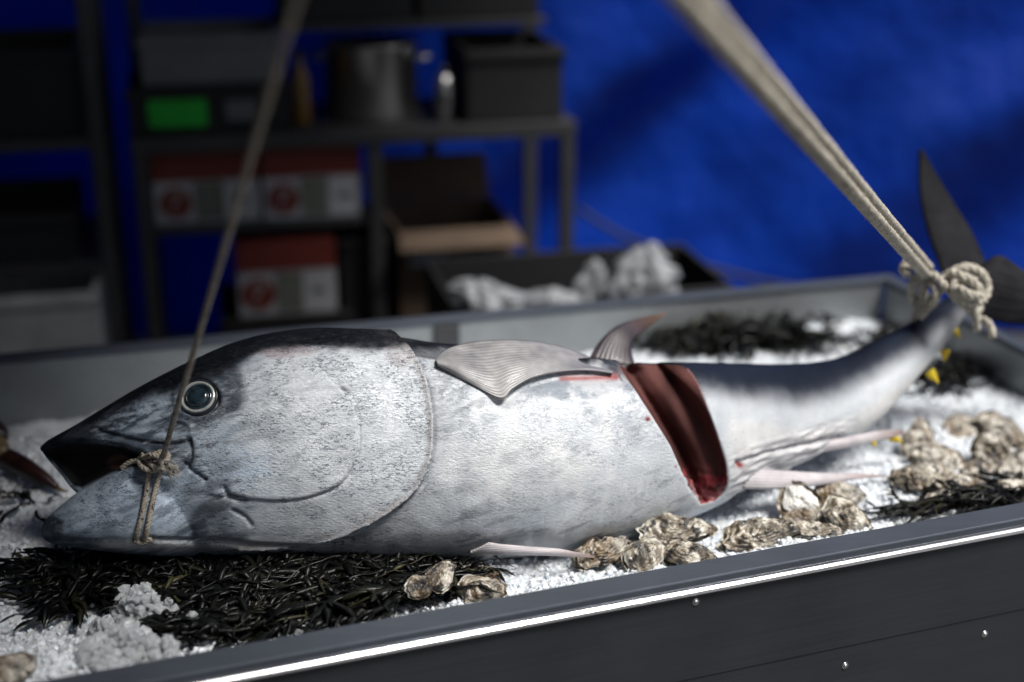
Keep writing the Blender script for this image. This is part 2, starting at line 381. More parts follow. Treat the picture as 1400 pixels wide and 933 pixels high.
def crate(o, x0, x1, y0, y1, z0, h, label, m, lip=True, name='crate', cat='crate', grp=None):
    t = thing(name, label, cat, rp_(x0, y0, z0, o), RA, grp); L, D = x1 - x0, y1 - y0; w_ = .012
    MB().box((w_, w_, 0), (L - w_, D - w_, .012)).build('base', m, t)
    MB().box((0, 0, .002), (L, w_, h)).build('front_wall', m, t, bevel=.003); MB().box((0, D - w_, .002), (L, D, h)).build('back_wall', m, t, bevel=.003)
    MB().box((0, w_, .002), (w_, D - w_, h - .002)).build('side_wall', m, t); MB().box((L - w_, w_, .002), (L, D - w_, h - .002)).build('side_wall', m, t)
    if lip: MB().box((-.008, -.010, h - .03), (L + .008, -.0005, h - .008)).build('lip', m, t, bevel=.003)
    return t
k = crate(ro, .0, .42, .05, .4, ZT, .125, 'black crate on the rack with a bright green label and a grey one', m_black)
MB().box((.05, -.006, .02), (.20, -.0002, .092)).build('label_plate', m_green, k, bevel=.002)['label'] = 'bright green label'
MB().box((.25, -.006, .03), (.33, -.0002, .085)).build('label_plate', m_tub, k, bevel=.002)
crate(ro, .04, .40, .06, .38, ZT + .127, .13, 'grey translucent plastic tub stacked on the black crate', m_tub, name='plastic_tub', cat='tub')
b_t = thing('bottle', 'amber bottle standing beside the steel pot', 'bottle', rp_(.455, .12, ZT)); MB().lathe([(.0005, 0), (.026, 0), (.027, .01), (.027, .12), (.02, .145), (.010, .16), (.010, .185)], 20).build('glass_body', m_amber, b_t, True); MB().lathe([(.012, .183), (.012, .20), (.0005, .201)], 16).build('cap', m_black, b_t, True)
pt_ = thing('cooking_pot', 'tall stainless steel pot on the rack shelf', 'pot', rp_(.66, .22, ZT))
MB().lathe([(.0005, 0), (.125, 0), (.130, .006), (.130, .20), (.134, .204), (.128, .205), (.126, .008), (.0005, .008)], 40).build('pot_body', m_steel, pt_, True)
for s_ in (-1, 1): MB().tube(smooth_line([(s_ * .128, -.04, .16), (s_ * .165, -.03, .165), (s_ * .165, .03, .165), (s_ * .128, .04, .16)], 14), .005, 8).build('handle', m_steel, pt_, True)
cn = thing('canister', 'slim steel canister standing between the pot and the black crate', 'canister', rp_(.845, .08, ZT)); MB().lathe([(.0005, 0), (.026, 0), (.026, .10), (.018, .125), (.0005, .13)], 20).build('can_body', m_steel, cn, True); MB().lathe([(.008, .124), (.008, .15), (.0005, .151)], 12).build('nozzle', m_dksteel, cn, True)
crate(ro, .90, 1.17, .03, .42, ZT, .2, 'plain black crate at the end of the rack top', m_black)
crate(ro, .42, .78, .2, .49, 1.187, .22, 'black crate on the upper shelf above the steel pot', m_black)
crate(ro, .80, 1.14, .2, .49, 1.187, .18, 'black crate on the upper shelf above the slim canister', m_black)
def carton(x0, x1, y0, y1, z0, h, label):
    t = thing('carton', label, 'box', rp_(x0, y0, z0), RA, 'red and white cartons on the rack'); L, D = x1 - x0, y1 - y0
    MB().box((0, 0, 0), (L, D, h)).build('carton_body', m_whitec, t, bevel=.003)
    MB().box((-.001, -.0015, h * .60), (L + .001, D + .001, h + .001)).build('red_band', m_redc, t, bevel=.002)
    c_ = (L * .2, h * .30); r0 = h * .22; V = [(c_[0] + r0 * math.cos(a), -.002, c_[1] + r0 * math.sin(a)) for a in np.linspace(0, 6.283, 29)[:-1]]
    MB().add(V + [(x, -.0002, z) for x, _, z in V], [tuple(range(28))] + [(i, (i + 1) % 28, 28 + (i + 1) % 28, 28 + i)[::-1] for i in range(28)]).build('round_mark', m_redc, t)
    MB().tube(smooth_line([(c_[0] - r0 * .4, -.003, c_[1] + r0 * .45), (c_[0] + r0 * .4, -.003, c_[1] + r0 * .5), (c_[0] - .1 * r0, -.003, c_[1] - .05 * r0), (c_[0] - r0 * .2, -.003, c_[1] - r0 * .6)], 12), .003, 6).build('mark_stroke', m_whitec, t)
    MB().box((L * .38, -.002, h * .05), (L * .66, -.0002, h * .58)).build('printed_picture', m_greyc, t)
    MB().box((L * .76, -.002, h * .28), (L * .9, -.0002, h * .34)).build('printed_line', m_greyc, t)
    return t
carton(.045, .325, .04, .34, .681, .195, 'red and white carton on the middle shelf beside the rack post')
carton(.335, .60, .03, .34, .681, .195, 'red and white carton on the middle shelf nearest the middle post')
carton(.25, .52, .03, .34, .406, .215, 'red and white carton on the lower crate under the middle shelf')
crate(ro, .2, .56, .03, .36, .196, .21, 'low black crate carrying a red and white carton', m_black)
cb = thing('cardboard_box', 'open brown cardboard box with a white label on the rack bottom', 'box', rp_(.70, .02, .196), RA)
MB().box((0, 0, 0), (.33, .006, .43)).build('front_panel', m_card, cb); MB().box((0, .344, 0), (.33, .35, .43)).build('back_panel', m_card, cb)
MB().box((0, .0065, 0), (.006, .3435, .43)).build('side_panel', m_card, cb); MB().box((.324, .0065, 0), (.33, .3435, .43)).build('side_panel', m_card, cb); MB().box((.0065, .0065, .002), (.3235, .3435, .008)).build('base_panel', m_card, cb)
for nm, poly in (('flap', [(0, 0, .431), (.33, 0, .431), (.34, -.09, .40), (-.01, -.09, .40)]), ('flap', [(.33, .01, .431), (.33, .34, .431), (.40, .33, .34), (.40, .02, .34)]), ('flap', [(0, .35, .431), (.33, .35, .431), (.33, .40, .56), (0, .40, .56)]), ('flap', [(0, .01, .431), (0, .34, .431), (-.06, .33, .52), (-.06, .02, .52)])):
    fo = MB().add(poly, [(0, 1, 2, 3)]).build(nm, m_card, cb); sm_ = fo.modifiers.new('thickness', 'SOLIDIFY'); sm_.thickness = .005; sm_.offset = 0
MB().box((.03, -.0025, .33), (.13, -.0003, .40)).build('paper_label', m_whitec, cb)
crate(ro, .54, .67, .05, .40, .196, .42, 'tall narrow black bin between the cartons and the cardboard box', m_black, name='bin', cat='bin')
# second rack beside the added side canvas
f2 = at(142, 188, 3.62); lo2 = np.array([*(f2 - ra * 1.1)[:2], 0]); Z2 = f2[2]
rk2 = thing('storage_rack', 'second dark storage rack loaded with black crates, beside the added side canvas', 'rack', lo2, RA)
for x, y in ((0, 0), (1.062, 0), (1.062, .462), (0, .462)): post(rk2, x, y, 1.62)
for z in (Z2, .62, .2): MB().box((.039, .0, z - .03), (1.061, .5, z)).build('shelf', m_dksteel, rk2, bevel=.003)
crate(lo2, .08, .54, .03, .45, Z2 + .001, .24, 'black crate on the second rack top, far from the post', m_black)
crate(lo2, .57, 1.04, .03, .45, Z2 + .001, .22, 'black crate on the second rack top, beside the post', m_black)
crate(lo2, .5, 1.0, .03, .45, .621, .13, 'shallow black crate over the white tub on the second rack', m_black)
tub = crate(lo2, .42, 1.05, -.1, .34, .201, .37, 'white plastic tub with a rolled lip on the lower rack shelf', m_white, name='plastic_tub', cat='tub')
# floor crate with crumpled bags behind the tray
fc = at(760, 418, 3.42); fo_ = np.array([fc[0] - .25, fc[1], 0])
crate(fo_, 0, .72, 0, .4, .0, fc[2], 'black floor crate heaped with white plastic bags', m_black)
def bag(u_, v_, wpx, hpx, t, label, seed, lean=0.):
    p = at(u_, v_, t); sx = wpx * t / F / 2; sz = hpx * t / F; n, m2 = 40, 24; V = []
    for i in range(m2):
        f = i / (m2 - 1)
        for j in range(n):
            a = 2 * math.pi * j / n; V.append((math.cos(a), math.sin(a), f))
    V = np.array(V); f = V[:, 2]; r = np.interp(f, [0, .1, .35, .7, .93, 1], [.8, 1, 1, .72, .4, .1])
    nz_ = fbm(np.stack([V[:, 0] * 1.6 + seed, V[:, 1] * 1.6, f * 2.2], 1), 3) - .5; cr = np.abs(fbm(np.stack([V[:, 0] * 4 + seed, V[:, 1] * 4, f * 5], 1), 3) - .5)
    r = r * (1 + 1.3 * nz_ - 1.1 * cr) * (1 + .35 * np.sin(7 * np.arctan2(V[:, 1], V[:, 0]) + seed) * f)
    P_ = np.stack([V[:, 0] * r * sx + lean * sx * f, V[:, 1] * r * sx * .8, f * sz * (1 + .3 * nz_)], 1)
    fc_ = grid_faces(m2, n, True)[:, ::-1].tolist() + [list(range(n))]
    o = mesh('plastic_bag', P_, fc_, m_bag); o.location = p; return tag(o, label, 'bag', 'crumpled white plastic bags')
bag(866, 418, 96, 86, 3.46, 'tall peaked white plastic bag on the floor crate', 2.2, .3)
bag(808, 418, 44, 62, 3.50, 'small upright white plastic bag next to the peaked one', 8.1)
bag(750, 418, 80, 24, 3.45, 'flat white plastic bag in the middle of the floor crate', 5.5)
bag(672, 424, 96, 42, 3.35, 'sagging white plastic bag in front of the cardboard box', 11.4, -.4)
ca = thing('cable', 'black cable slung across the foot of the blue tarpaulin', 'cable', at(920, 360, 4.5))
bq = MB().tube(smooth_line([at(790, 285, 4.55), at(850, 322, 4.5), at(930, 352, 4.48), at(1000, 374, 4.46), at(1080, 392, 4.44), at(1200, 402, 4.44)], 40), .009, 8); mesh('sheath', np.array(bq.V) - np.array(ca.location), bq.F, m_black, ca)

# ------------------------------------------------------------------ the tuna
DEP = [(57, 2.0), (450, 2.03), (750, 2.06), (900, 2.10), (1010, 2.17), (1150, 2.27), (1340, 2.36)]
def loft(st, nring=72, power=2.15, sub=6, dep=None):
    st = np.array(st, float); n = len(st); q_ = smooth_line(st, (n - 1) * sub + 1)
    tops = np.array([at(a, b, t) for a, b, c_, d, t, r in q_]); bots = np.array([at(c_, d, t) for a, b, c_, d, t, r in q_])
    C = (tops + bots) / 2; U = (tops - bots) / 2; T = np.gradient(C, axis=0); T /= np.linalg.norm(T, axis=1)[:, None]
    D = np.cross(T, U); D /= np.linalg.norm(D, axis=1)[:, None] + 1e-12; hl = np.linalg.norm(U, axis=1)
    D = D * (hl * q_[:, 5])[:, None]
    a = np.linspace(0, 2 * np.pi, nring, endpoint=False); ca, sa = np.cos(a), np.sin(a)
    x = np.sign(ca) * np.abs(ca) ** (2 / power); y = np.sign(sa) * np.abs(sa) ** (2 / power)
    V = (C[:, None] + U[:, None] * x[None, :, None] + D[:, None] * y[None, :, None]).reshape(-1, 3)
    Fc = grid_faces(len(C), nring, True).tolist(); m = len(V)
    V = np.vstack([V, C[0], C[-1]])
    Fc += [[m, j, (j + 1) % nring] for j in range(nring)] + [[m + 1, (len(C) - 1) * nring + (j + 1) % nring, (len(C) - 1) * nring + j] for j in range(nring)]
    return V, Fc
body_st = [(57, 612, 60, 621, .7), (64, 603, 70, 633, .85), (80, 594, 86, 650, .95), (107, 579, 107, 674, .95), (150, 553, 150, 702, .9), (200, 524, 200, 732, .85),
           (260, 494, 260, 752, .8), (330, 465, 330, 762, .8), (400, 451, 400, 766, .8), (470, 449, 470, 768, .8), (540, 460, 540, 769, .8),
           (600, 469, 600, 768, .8), (680, 474, 680, 763, .82), (760, 482, 760, 755, .84), (840, 492, 845, 740, .85), (900, 495, 905, 718, .85), (960, 496, 965, 694, .82),
           (1010, 497, 1014, 664, .8), (1060, 498, 1075, 640, .8), (1110, 496, 1130, 614, .8), (1150, 488, 1178, 590, .82), (1190, 470, 1217, 555, .85),
           (1230, 450, 1252, 515, .9), (1265, 430, 1284, 478, .95), (1290, 411, 1308, 446, 1.), (1305, 398, 1324, 427, 1.), (1318, 388, 1338, 412, .9)]
body_st = [(a, b, c_, d, ip((a + c_) / 2, DEP), r) for a, b, c_, d, r in body_st]
jaw_st = [(57, 722, 58, 731, .7), (64, 709, 66, 740, .9), (85, 690, 88, 746, 1.05), (110, 671, 112, 749, 1.1), (150, 651, 152, 754, 1.1), (190, 637, 192, 758, 1.1),
          (230, 630, 232, 761, 1.0), (280, 650, 282, 757, .8), (340, 680, 342, 745, .6)]
jaw_st = [(a, b, c_, d, ip(a, [(57, 1.965), (190, 1.965), (240, 1.985), (280, 2.02), (340, 2.06)]), r) for a, b, c_, d, r in jaw_st]
def tmp_obj(V, Fc):
    me = bpy.data.meshes.new('t'); me.from_pydata(np.asarray(V).tolist(), [], Fc if isinstance(Fc, list) else Fc.tolist()); me.update()
    bm = bmesh.new(); bm.from_mesh(me); bmesh.ops.recalc_face_normals(bm, faces=bm.faces); bm.to_mesh(me); bm.free()
    o = bpy.data.objects.new('t', me); col.objects.link(o); return o
bv, bf = loft(body_st)
ob = tmp_obj(bv, bf)
uncut = BVHTree.FromPolygons([Vector(v) for v in bv], bf)
def cutter():
    rows = [(440, 815, 905), (480, 833, 915), (492, 840, 925), (497, 843, 931), (505, 848, 940), (515, 854, 952), (535, 867, 970), (560, 884, 984), (585, 900, 993), (610, 915, 1000), (635, 926, 1006), (655, 935, 1002), (672, 942, 988), (682, 950, 968), (690, 954, 958)]
    V = []
    for v, L, Rr in rows:
        Rr = Rr + ip(v, [(485, 0), (497, 12), (530, 20), (600, 30), (660, 34), (678, 24), (690, 4)])
        ts = ip(v, [(440, 2.12), (492, 2.115), (497, 2.10), (505, 2.075), (515, 2.058), (535, 2.036), (560, 2.02), (600, 2.01), (650, 2.035), (700, 2.09)])
        tf = ip(v, [(440, 2.125), (492, 2.12), (497, 2.125), (505, 2.135), (515, 2.125), (535, 2.11), (560, 2.10), (600, 2.09), (660, 2.09), (700, 2.10)])
        nearL = at(L - 4, v, 1.86)
        S = at(Rr, v, ts); Fp = at(L + 10, v, tf); d = S - Fp; nearR = at(Rr + 3, v, 1.86)
        k = [.12, .3, .45, .58, .72, .86]; mid = []
        for kk in k:
            p = Fp + (S - Fp) * kk
            bulge = .014 * math.sin(math.pi * min(max((kk - .5) / .5, 0), 1)) + .010 * math.sin(math.pi * min(kk / .5, 1)) - .016 * math.exp(-((kk - .45) / .08) ** 2)
            nrm = np.cross(d, np.array([0, 0, 1.])); nrm /= np.linalg.norm(nrm); nrm = nrm if nrm[0] < 0 else -nrm
            mid.append(p + nrm * bulge * (0 if v < 490 or v > 665 else 1))
        V += [nearL, at(L + 5, v, tf - .012), Fp] + mid + [S, nearR]
    c_ = 11; n = len(rows)
    Fc = grid_faces(n, c_, True).tolist() + [list(range(c_)), list(range((n - 1) * c_, n * c_))[::-1]]
    return V, Fc
cV, cF = cutter(); oc = tmp_obj(cV, cF)
jv, jf = loft(jaw_st); oj = tmp_obj(jv, jf)
def apply_mods(o):
    dg = bpy.context.evaluated_depsgraph_get(); dg.update(); me = bpy.data.meshes.new_from_object(o.evaluated_get(dg)); o.modifiers.clear(); o.data = me
r_ = oc.modifiers.new('clean', 'REMESH'); r_.mode = 'VOXEL'; r_.voxel_size = .004; apply_mods(oc)
b = ob.modifiers.new('cut', 'BOOLEAN'); b.operation = 'DIFFERENCE'; b.object = oc; b.solver = 'EXACT'
b = ob.modifiers.new('jaw', 'BOOLEAN'); b.operation = 'UNION'; b.object = oj; b.solver = 'EXACT'
r_ = ob.modifiers.new('skin', 'REMESH'); r_.mode = 'VOXEL'; r_.voxel_size = .0021; r_.use_smooth_shade = True
apply_mods(ob)
for o in (oc, oj): bpy.data.objects.remove(o)
me = ob.data; nv = len(me.vertices)
co = np.empty(nv * 3); me.vertices.foreach_get('co', co); co = co.reshape(-1, 3)
ed_ = np.empty(len(me.edges) * 2, int); me.edges.foreach_get('vertices', ed_); ed_ = ed_.reshape(-1, 2)
deg = np.bincount(ed_.ravel(), minlength=nv)[:, None]
def relax(a, k, f=.5):
    a = a.copy()
    for _ in range(k):
        s = np.zeros_like(a)
        for ax in range(a.shape[1]):
            s[:, ax] = np.bincount(ed_[:, 0], a[ed_[:, 1], ax], nv) + np.bincount(ed_[:, 1], a[ed_[:, 0], ax], nv)
        a += f * (s / np.maximum(deg, 1) - a)
    return a
# flesh = what lay deep inside the whole fish before it was cut
cand = np.where((proj(co)[0] > 800) & (proj(co)[0] < 1060))[0]; meat = np.zeros(nv)
for i in cand:
    h_ = uncut.find_nearest(Vector(co[i]), .05)
    d_ = h_[3] if h_[0] is not None else .05
    if h_[0] is not None and (Vector(co[i]) - h_[0]).dot(h_[1]) > 0 and False: d_ = 0
    meat[i] = min(max((d_ - .0022) / .002, 0), 1)
co = relax(co, 4)
def setco(): me.vertices.foreach_set('co', co.ravel()); me.update()
def normals():
    n = np.empty(nv * 3); me.vertex_normals.foreach_get('vector', n); return n.reshape(-1, 3)
setco(); N = normals()
u, v, t_ = proj(co); view = co - CAM; view /= np.linalg.norm(view, axis=1)[:, None]
near = sstep(.05, -.15, (N * view).sum(1))                      # faces the open side of the stall
skin = near * (1 - meat)
vtop = ip(u, [(a, b_) for a, b_, *_ in body_st]); vbot = ip(u, [(c_, d_) for _, _, c_, d_, *_ in body_st]); hh = np.clip((v - vtop) / np.maximum(vbot - vtop, 5), 0, 1)
# --- anatomy: mouth cavity, lips, gill plates, creases (all as relief)
palate = [(56, 618), (75, 608), (96, 603), (134, 603), (170, 608), (198, 620), (226, 641), (205, 640), (180, 641), (150, 652), (112, 671), (98, 668), (80, 646)]
pd, _ = pdist(u, v, palate + [palate[0]]); pin = inpoly(u, v, palate)
inside = np.where(pin, pd, 0) * near
jawmask = inpoly(u, v, [(56, 718), (64, 706), (85, 689), (112, 671), (150, 651), (190, 637), (260, 625), (260, 780), (40, 780)])
cavity = np.clip(inside / 16, 0, 1) * (1 - jawmask) * (t_ < 2.05)
co += view * (cavity ** .7 * .034)[:, None]
disp = np.zeros(nv)
def line(poly, w, d, cap=None):                                  # groove (d<0) or ridge (d>0)
    global disp
    dd, sd_ = pdist(u, v, poly); disp += d * np.exp(-(dd / w) ** 2) * skin; return dd, sd_
def spl(p, n=40): return [tuple(x) for x in smooth_line(p, n)]
lip = spl([(57, 614), (75, 605), (96, 600), (134, 600), (190, 612), (222, 632)])
line(lip, 4, .003)
maxl = spl([(134, 588), (164, 597), (195, 604), (222, 607), (245, 606), (258, 600)]); dM, _ = line(maxl, 2.6, -.0045)
maxend = spl([(258, 602), (261, 618), (256, 636), (244, 646), (226, 651)]); dE, _ = line(maxend, 3, -.007)
spike = spl([(252, 634), (262, 643), (281, 656)]); dS, _ = line(spike, 2.4, -.006)
cres = spl([(238, 574), (252, 577), (262, 584), (260, 594), (250, 601)]); line(cres, 3, .003)
preop = spl([(466, 531), (478, 540), (487, 560), (490, 600), (484, 636), (464, 662), (430, 677), (390, 684), (345, 682), (312, 678)], 70)
dP, sP = pdist(u, v, preop); disp += (.0040 * np.exp(-dP / 22) * (sP > 0) - .0025 * np.exp(-(dP / 2.6) ** 2)) * skin
oper = spl([(520, 452), (545, 467), (566, 490), (582, 522), (590, 560), (592, 600), (586, 635), (566, 672), (530, 700), (490, 721), (450, 735), (400, 744), (330, 747)], 90)
dO, sO = pdist(u, v, oper)
disp += (.0085 * np.exp(-dO / 30) * (sO > 0) - .0035 * np.exp(-(dO / 3.5) ** 2) * (sO < 0) + .002 * np.exp(-(dO / 3) ** 2) * (sO > 0)) * skin
memb = spl([(205, 737), (240, 739), (300, 738), (400, 742), (480, 738)]); dB, _ = line(memb, 3, -.004)
notch = spl([(308, 668), (314, 677), (330, 682)]); dN, _ = line(notch, 4, -.006)
crk = spl([(318, 697), (335, 706), (344, 716)]); dK, _ = line(crk, 2.5, -.003)
finc = spl([(684, 547), (700, 535), (725, 521), (765, 512), (850, 513)]); dF, sF = pdist(u, v, finc)
disp += -.008 * np.exp(-dF / 14) * (sF > 0) * 0 + (-.010 * np.exp(-(dF / 13) ** 2)) * skin
sock = np.hypot((u - 272) / 31, (v - 545) / 27); disp += -.006 * sstep(1.0, .8, sock) * skin + .0025 * np.exp(-((sock - 1.08) / .12) ** 2) * skin
ropecut = spl([(186, 742), (200, 746)]); line(ropecut, 10, -.004)
# slow unevenness, wrinkled belly flap at the rear, ragged flesh at the foot of the cut
disp += (fbm(co * 22, 3) - .5) * .004 * skin
flap = sstep(985, 1010, u) * sstep(1180, 1120, u) * sstep(.66, .78, hh)
disp += (fbm(co * np.array([30, 30, 160]), 3) - .5) * .012 * flap * skin
line(spl([(1008, 632), (1060, 617), (1110, 607), (1150, 597)]), 3.5, -.007)
rag = meat * sstep(632, 660, v); disp += (fbm(co * 90, 3) - .45) * .02 * rag
co += N * disp[:, None]
co = relax(co, 1, .35); setco()
# --- pigment, with some shade painted in
P3 = co * 1.0
Cc = np.tile(np.array([.68, .715, .75]), (nv, 1)); mott = np.full(nv, .35)
def blend(c_, wgt):
    global Cc
    wgt = np.clip(wgt, 0, 1)[:, None]; Cc = Cc * (1 - wgt) + np.array(c_) * wgt
nz = fbm(co * 26, 4); nz2 = fbm(co * np.array([14, 40, 60]) + 9, 4)
def blob(a, b_, ra, rb, rot=0):
    c_, s_ = math.cos(R(rot)), math.sin(R(rot)); x = (u - a) * c_ + (v - b_) * s_; y = -(u - a) * s_ + (v - b_) * c_
    return np.exp(-((x / ra) ** 2 + (y / rb) ** 2)) 
def edgy(wgt, k=.9): return sstep(.3, .62, wgt + (nz - .5) * k)
dark = (.010, .013, .020); slate = (.030, .042, .062)
head = sstep(600, 560, u)
# slate head fading to silver cheek
blend((.38, .46, .56), head * sstep(420, 200, u + (nz - .5) * 120))
blend(slate, edgy(head * sstep(330, 210, u + .35 * (v - 545)) * sstep(650, 590, v), .8) * .85)
blend(slate, edgy(blob(285, 535, 48, 42, -20) * 1.35, .6) * .9)
blend(slate, edgy(blob(220, 632, 60, 26) * 1., .5) * .7)
blend(dark, edgy(blob(100, 585, 95, 26, -27) * 1.25, .35)); blend(dark, edgy(blob(62, 610, 30, 22) * 1.4, .2))
# black back: from the forehead over the nape
backline = ip(u, [(57, 640), (100, 590), (150, 566), (200, 550), (260, 526), (320, 504), (380, 484), (440, 480), (500, 480), (545, 479), (600, 484), (700, 488), (850, 505), (930, 520), (1000, 534), (1100, 543), (1160, 526), (1200, 503), (1250, 470), (1290, 437), (1340, 402)])
soft = ip(u, [(57, 10), (300, 14), (560, 8), (700, 8), (900, 14), (1000, 22), (1150, 30), (1250, 24), (1340, 14)])
blend((.03, .04, .065), sstep(0, 1, (backline + soft - v + (nz - .5) * 30) / (2 * soft)) * (.6 + .4 * (u < 900)))
blend(dark, sstep(-.2, 1, (backline - soft * .3 - v + (nz - .5) * 18) / (soft + 4)))
blend((.05, .06, .09), (u > 930) * sstep(0, 1, (backline + soft * 1.3 - v) / (3 * soft)) * .85)
blend((.42, .34, .36), edgy(blob(395, 482, 60, 11, -4) * .9, .5) * .7); blend((.45, .39, .40), edgy(blob(545, 490, 26, 18, 40) * .9, .4) * .6)
blend(dark, edgy(blob(470, 462, 110, 14, 4) * 1.1, .6) * .9); blend(dark, edgy(blob(290, 500, 90, 16, -28) * 1.1, .6) * .85)
# jaw: dark tip, dark lower rim, pale membrane
blend(dark, edgy(blob(62, 726, 26, 20, -30) * 1.3, .3) * .95)
blend((.05, .065, .085), edgy(jawmask * np.exp(-((v - ip(u, [(57, 735), (120, 748), (250, 744)])) / 14) ** 2) * sstep(270, 200, u), .6) * .8)
blend((.04, .048, .06), edgy(blob(205, 695, 10, 50) * .6 + blob(285, 700, 60, 16, -32) * .85 + blob(300, 730, 60, 10) * .6, .7) * .7)
blend((.78, .76, .74), sstep(115, 150, u) * sstep(500, 400, u) * np.exp(-((v - ip(u, [(120, 746), (160, 745), (300, 746), (420, 749), (480, 741)]) + (nz - .5) * 6) / 6.5) ** 2))
blend((.015, .017, .02), sstep(110, 160, u) * sstep(640, 560, u) * sstep(757, 763, v + (nz - .5) * 6) * .85)  # underside shade painted below the membrane
blend((.10, .09, .085), edgy(blob(420, 762, 140, 10) * .9, .4) * .7)
# shade painted into the creases, shadow and light lines along the gill plates
for dd, wd, cc, k in ((dM, 2.2, dark, .8), (dE, 7, (.03, .035, .045), .75), (dS, 2.0, dark, .9), (dP, 1.5, (.13, .15, .18), .55), (dP - 5, 4, (.70, .72, .74), .35), (dN, 3, (.03, .03, .035), .7), (dK, 1.6, (.04, .04, .05), .6), (dB, 2, (.16, .13, .14), .6)):
    blend(cc, np.exp(-(dd / wd) ** 2) * k * skin * sstep(.25, .6, nz2 + .12))
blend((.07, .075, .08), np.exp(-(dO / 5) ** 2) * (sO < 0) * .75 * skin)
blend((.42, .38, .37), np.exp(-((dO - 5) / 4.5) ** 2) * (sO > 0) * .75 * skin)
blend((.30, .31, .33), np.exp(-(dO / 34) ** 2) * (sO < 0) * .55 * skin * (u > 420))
for a, b_ in (((470, 532), 7),): blend(dark, blob(a[0], a[1], b_, 3, 35) * .8)
# trunk tones
blend((.74, .75, .76), edgy(blob(700, 640, 130, 55) * .9, .5) * .7)
blend((.20, .23, .28), edgy(blob(790, 528, 85, 17, -2) * 1.1, .4) * .75); blend((.28, .31, .36), edgy(blob(860, 590, 22, 60, -28) * .7, .6) * .35)  # shade under the pectoral fin painted into the colour
blend((.30, .295, .29), edgy(sstep(.80, .97, hh) * sstep(400, 520, u) * sstep(960, 800, u), .9) * .55)  # shading of the lower belly painted in
blend((.86, .86, .855), sstep(985, 1005, u) * sstep(0, 1, (v - backline - soft * 1.2) / 25))
blend((.55, .53, .55), edgy(flap * .8, .8) * .6)
blend((.16, .16, .18), sstep(1270, 1300, u) * .8)
mott = np.clip(.34 + .75 * head * sstep(700, 640, v) + .25 * sstep(620, 580, u), 0, 1) * sstep(990, 900, u) + .08
mott = np.where(u > 990, .06, mott)
rot = np.array(Matrix.Rotation(R(18), 3, 'Y')); cr_ = co @ rot.T
b1 = fbm(cr_ * np.array([22, 50, 95]) + 3, 5); b2 = fbm(cr_ * np.array([60, 130, 260]) + 8, 4); b3 = fbm(co * np.array([34, 20, 22]) + 5, 5); cl_ = fbm(co * 11 + 2, 3)
trunk = sstep(590, 640, u) * sstep(1000, 930, u)
snout = .35 + .65 * sstep(420, 280, u)
blend((.09, .11, .14), head * snout * sstep(.54, .36, b1) * sstep(.62, .40, cl_) * .5)
blend((.05, .065, .085), head * snout * sstep(.50, .38, b2) * sstep(.40, .60, cl_) * .5)
blend((.66, .70, .75), head * sstep(.53, .66, b2) * sstep(.45, .6, b1) * .55 * sstep(80, 160, u) * sstep(0, 20, v - backline))
blend((.80, .83, .86), head * blob(470, 590, 120, 85) * sstep(.36, .60, b1) * .8)
blend((.05, .055, .065), edgy(blob(585, 482, 42, 11, 8) * 1.1, .5) * .85 * (sO < 0)); blend((.22, .24, .27), (sO < 0) * blob(612, 540, 24, 60) * sstep(.6, .4, b2) * .6)
blend((.28, .30, .33), trunk * sstep(.50, .34, b3) * sstep(.35, .65, cl_) * .4); blend((.86, .86, .86), trunk * sstep(.52, .66, b3) * .5)
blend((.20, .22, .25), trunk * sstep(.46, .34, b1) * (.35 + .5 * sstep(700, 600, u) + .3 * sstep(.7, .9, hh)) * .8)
for a, b_, ra_, rb_, ro_ in ((190, 568, 50, 16, -25), (150, 700, 60, 22, -20), (225, 690, 30, 40, 0), (245, 655, 25, 14, 10), (215, 592, 40, 6, 5), (330, 640, 50, 30, 20)):
    blend((.55, .65, .77), blob(a, b_, ra_, rb_, ro_) * sstep(.42, .56, b1 * .5 + b2 * .5) * 1.)
blend((.007, .008, .012), sstep(-.15, 1, (backline - v + (nz - .5) * 34) / (1.3 * soft)) * .95)
blend((.014, .019, .034), (u > 930) * sstep(-1, 1, (backline + 4 - v + (nz - .5) * 10) / soft) * .92)
# mouth lining, flesh, blood
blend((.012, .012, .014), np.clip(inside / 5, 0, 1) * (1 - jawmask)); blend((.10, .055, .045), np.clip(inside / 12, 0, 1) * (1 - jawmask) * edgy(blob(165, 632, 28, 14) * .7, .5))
fl = np.array([.112, .046, .042]); ring = fbm(co * np.array([25, 25, 9]), 3)
mcol = fl[None] * (.55 + .9 * ring[:, None]); mcol = mcol * (1 - .5 * np.exp(-((u - ip(v, [(500, 917), (545, 915), (580, 918), (640, 945)])) / 12) ** 2))[:, None]
rd = sstep(628, 655, v) * sstep(.4, .6, fbm(co * 70, 3)); mcol = mcol * (1 - rd[:, None]) + np.array([.30, .05, .06]) * rd[:, None]
pk = sstep(655, 675, v) * sstep(.45, .6, fbm(co * 85 + 4, 3)); mcol = mcol * (1 - pk[:, None]) + np.array([.48, .24, .25]) * pk[:, None]
Cc = Cc * (1 - meat[:, None]) + mcol * meat[:, None]
edge = np.exp(-((meat - .35) / .25) ** 2) * (meat > .02) * (u > 940); blend((.38, .20, .19), edge * .7)
blend((.30, .05, .045), np.exp(-(pdist(u, v, [(770, 511), (845, 509)])[0] / 4.5) ** 2) * .85)
for a, b_, r1 in ((886, 573, 4), (924, 638, 1.6), (1012, 636, 5), (1142, 645, 0.1)): blend((.26, .03, .03), blob(a, b_, r1, r1 * .8) * 1.2)
mott *= (1 - meat) * (1 - np.clip(inside / 4, 0, 1) * (1 - jawmask)); wet = .5 + .5 * meat
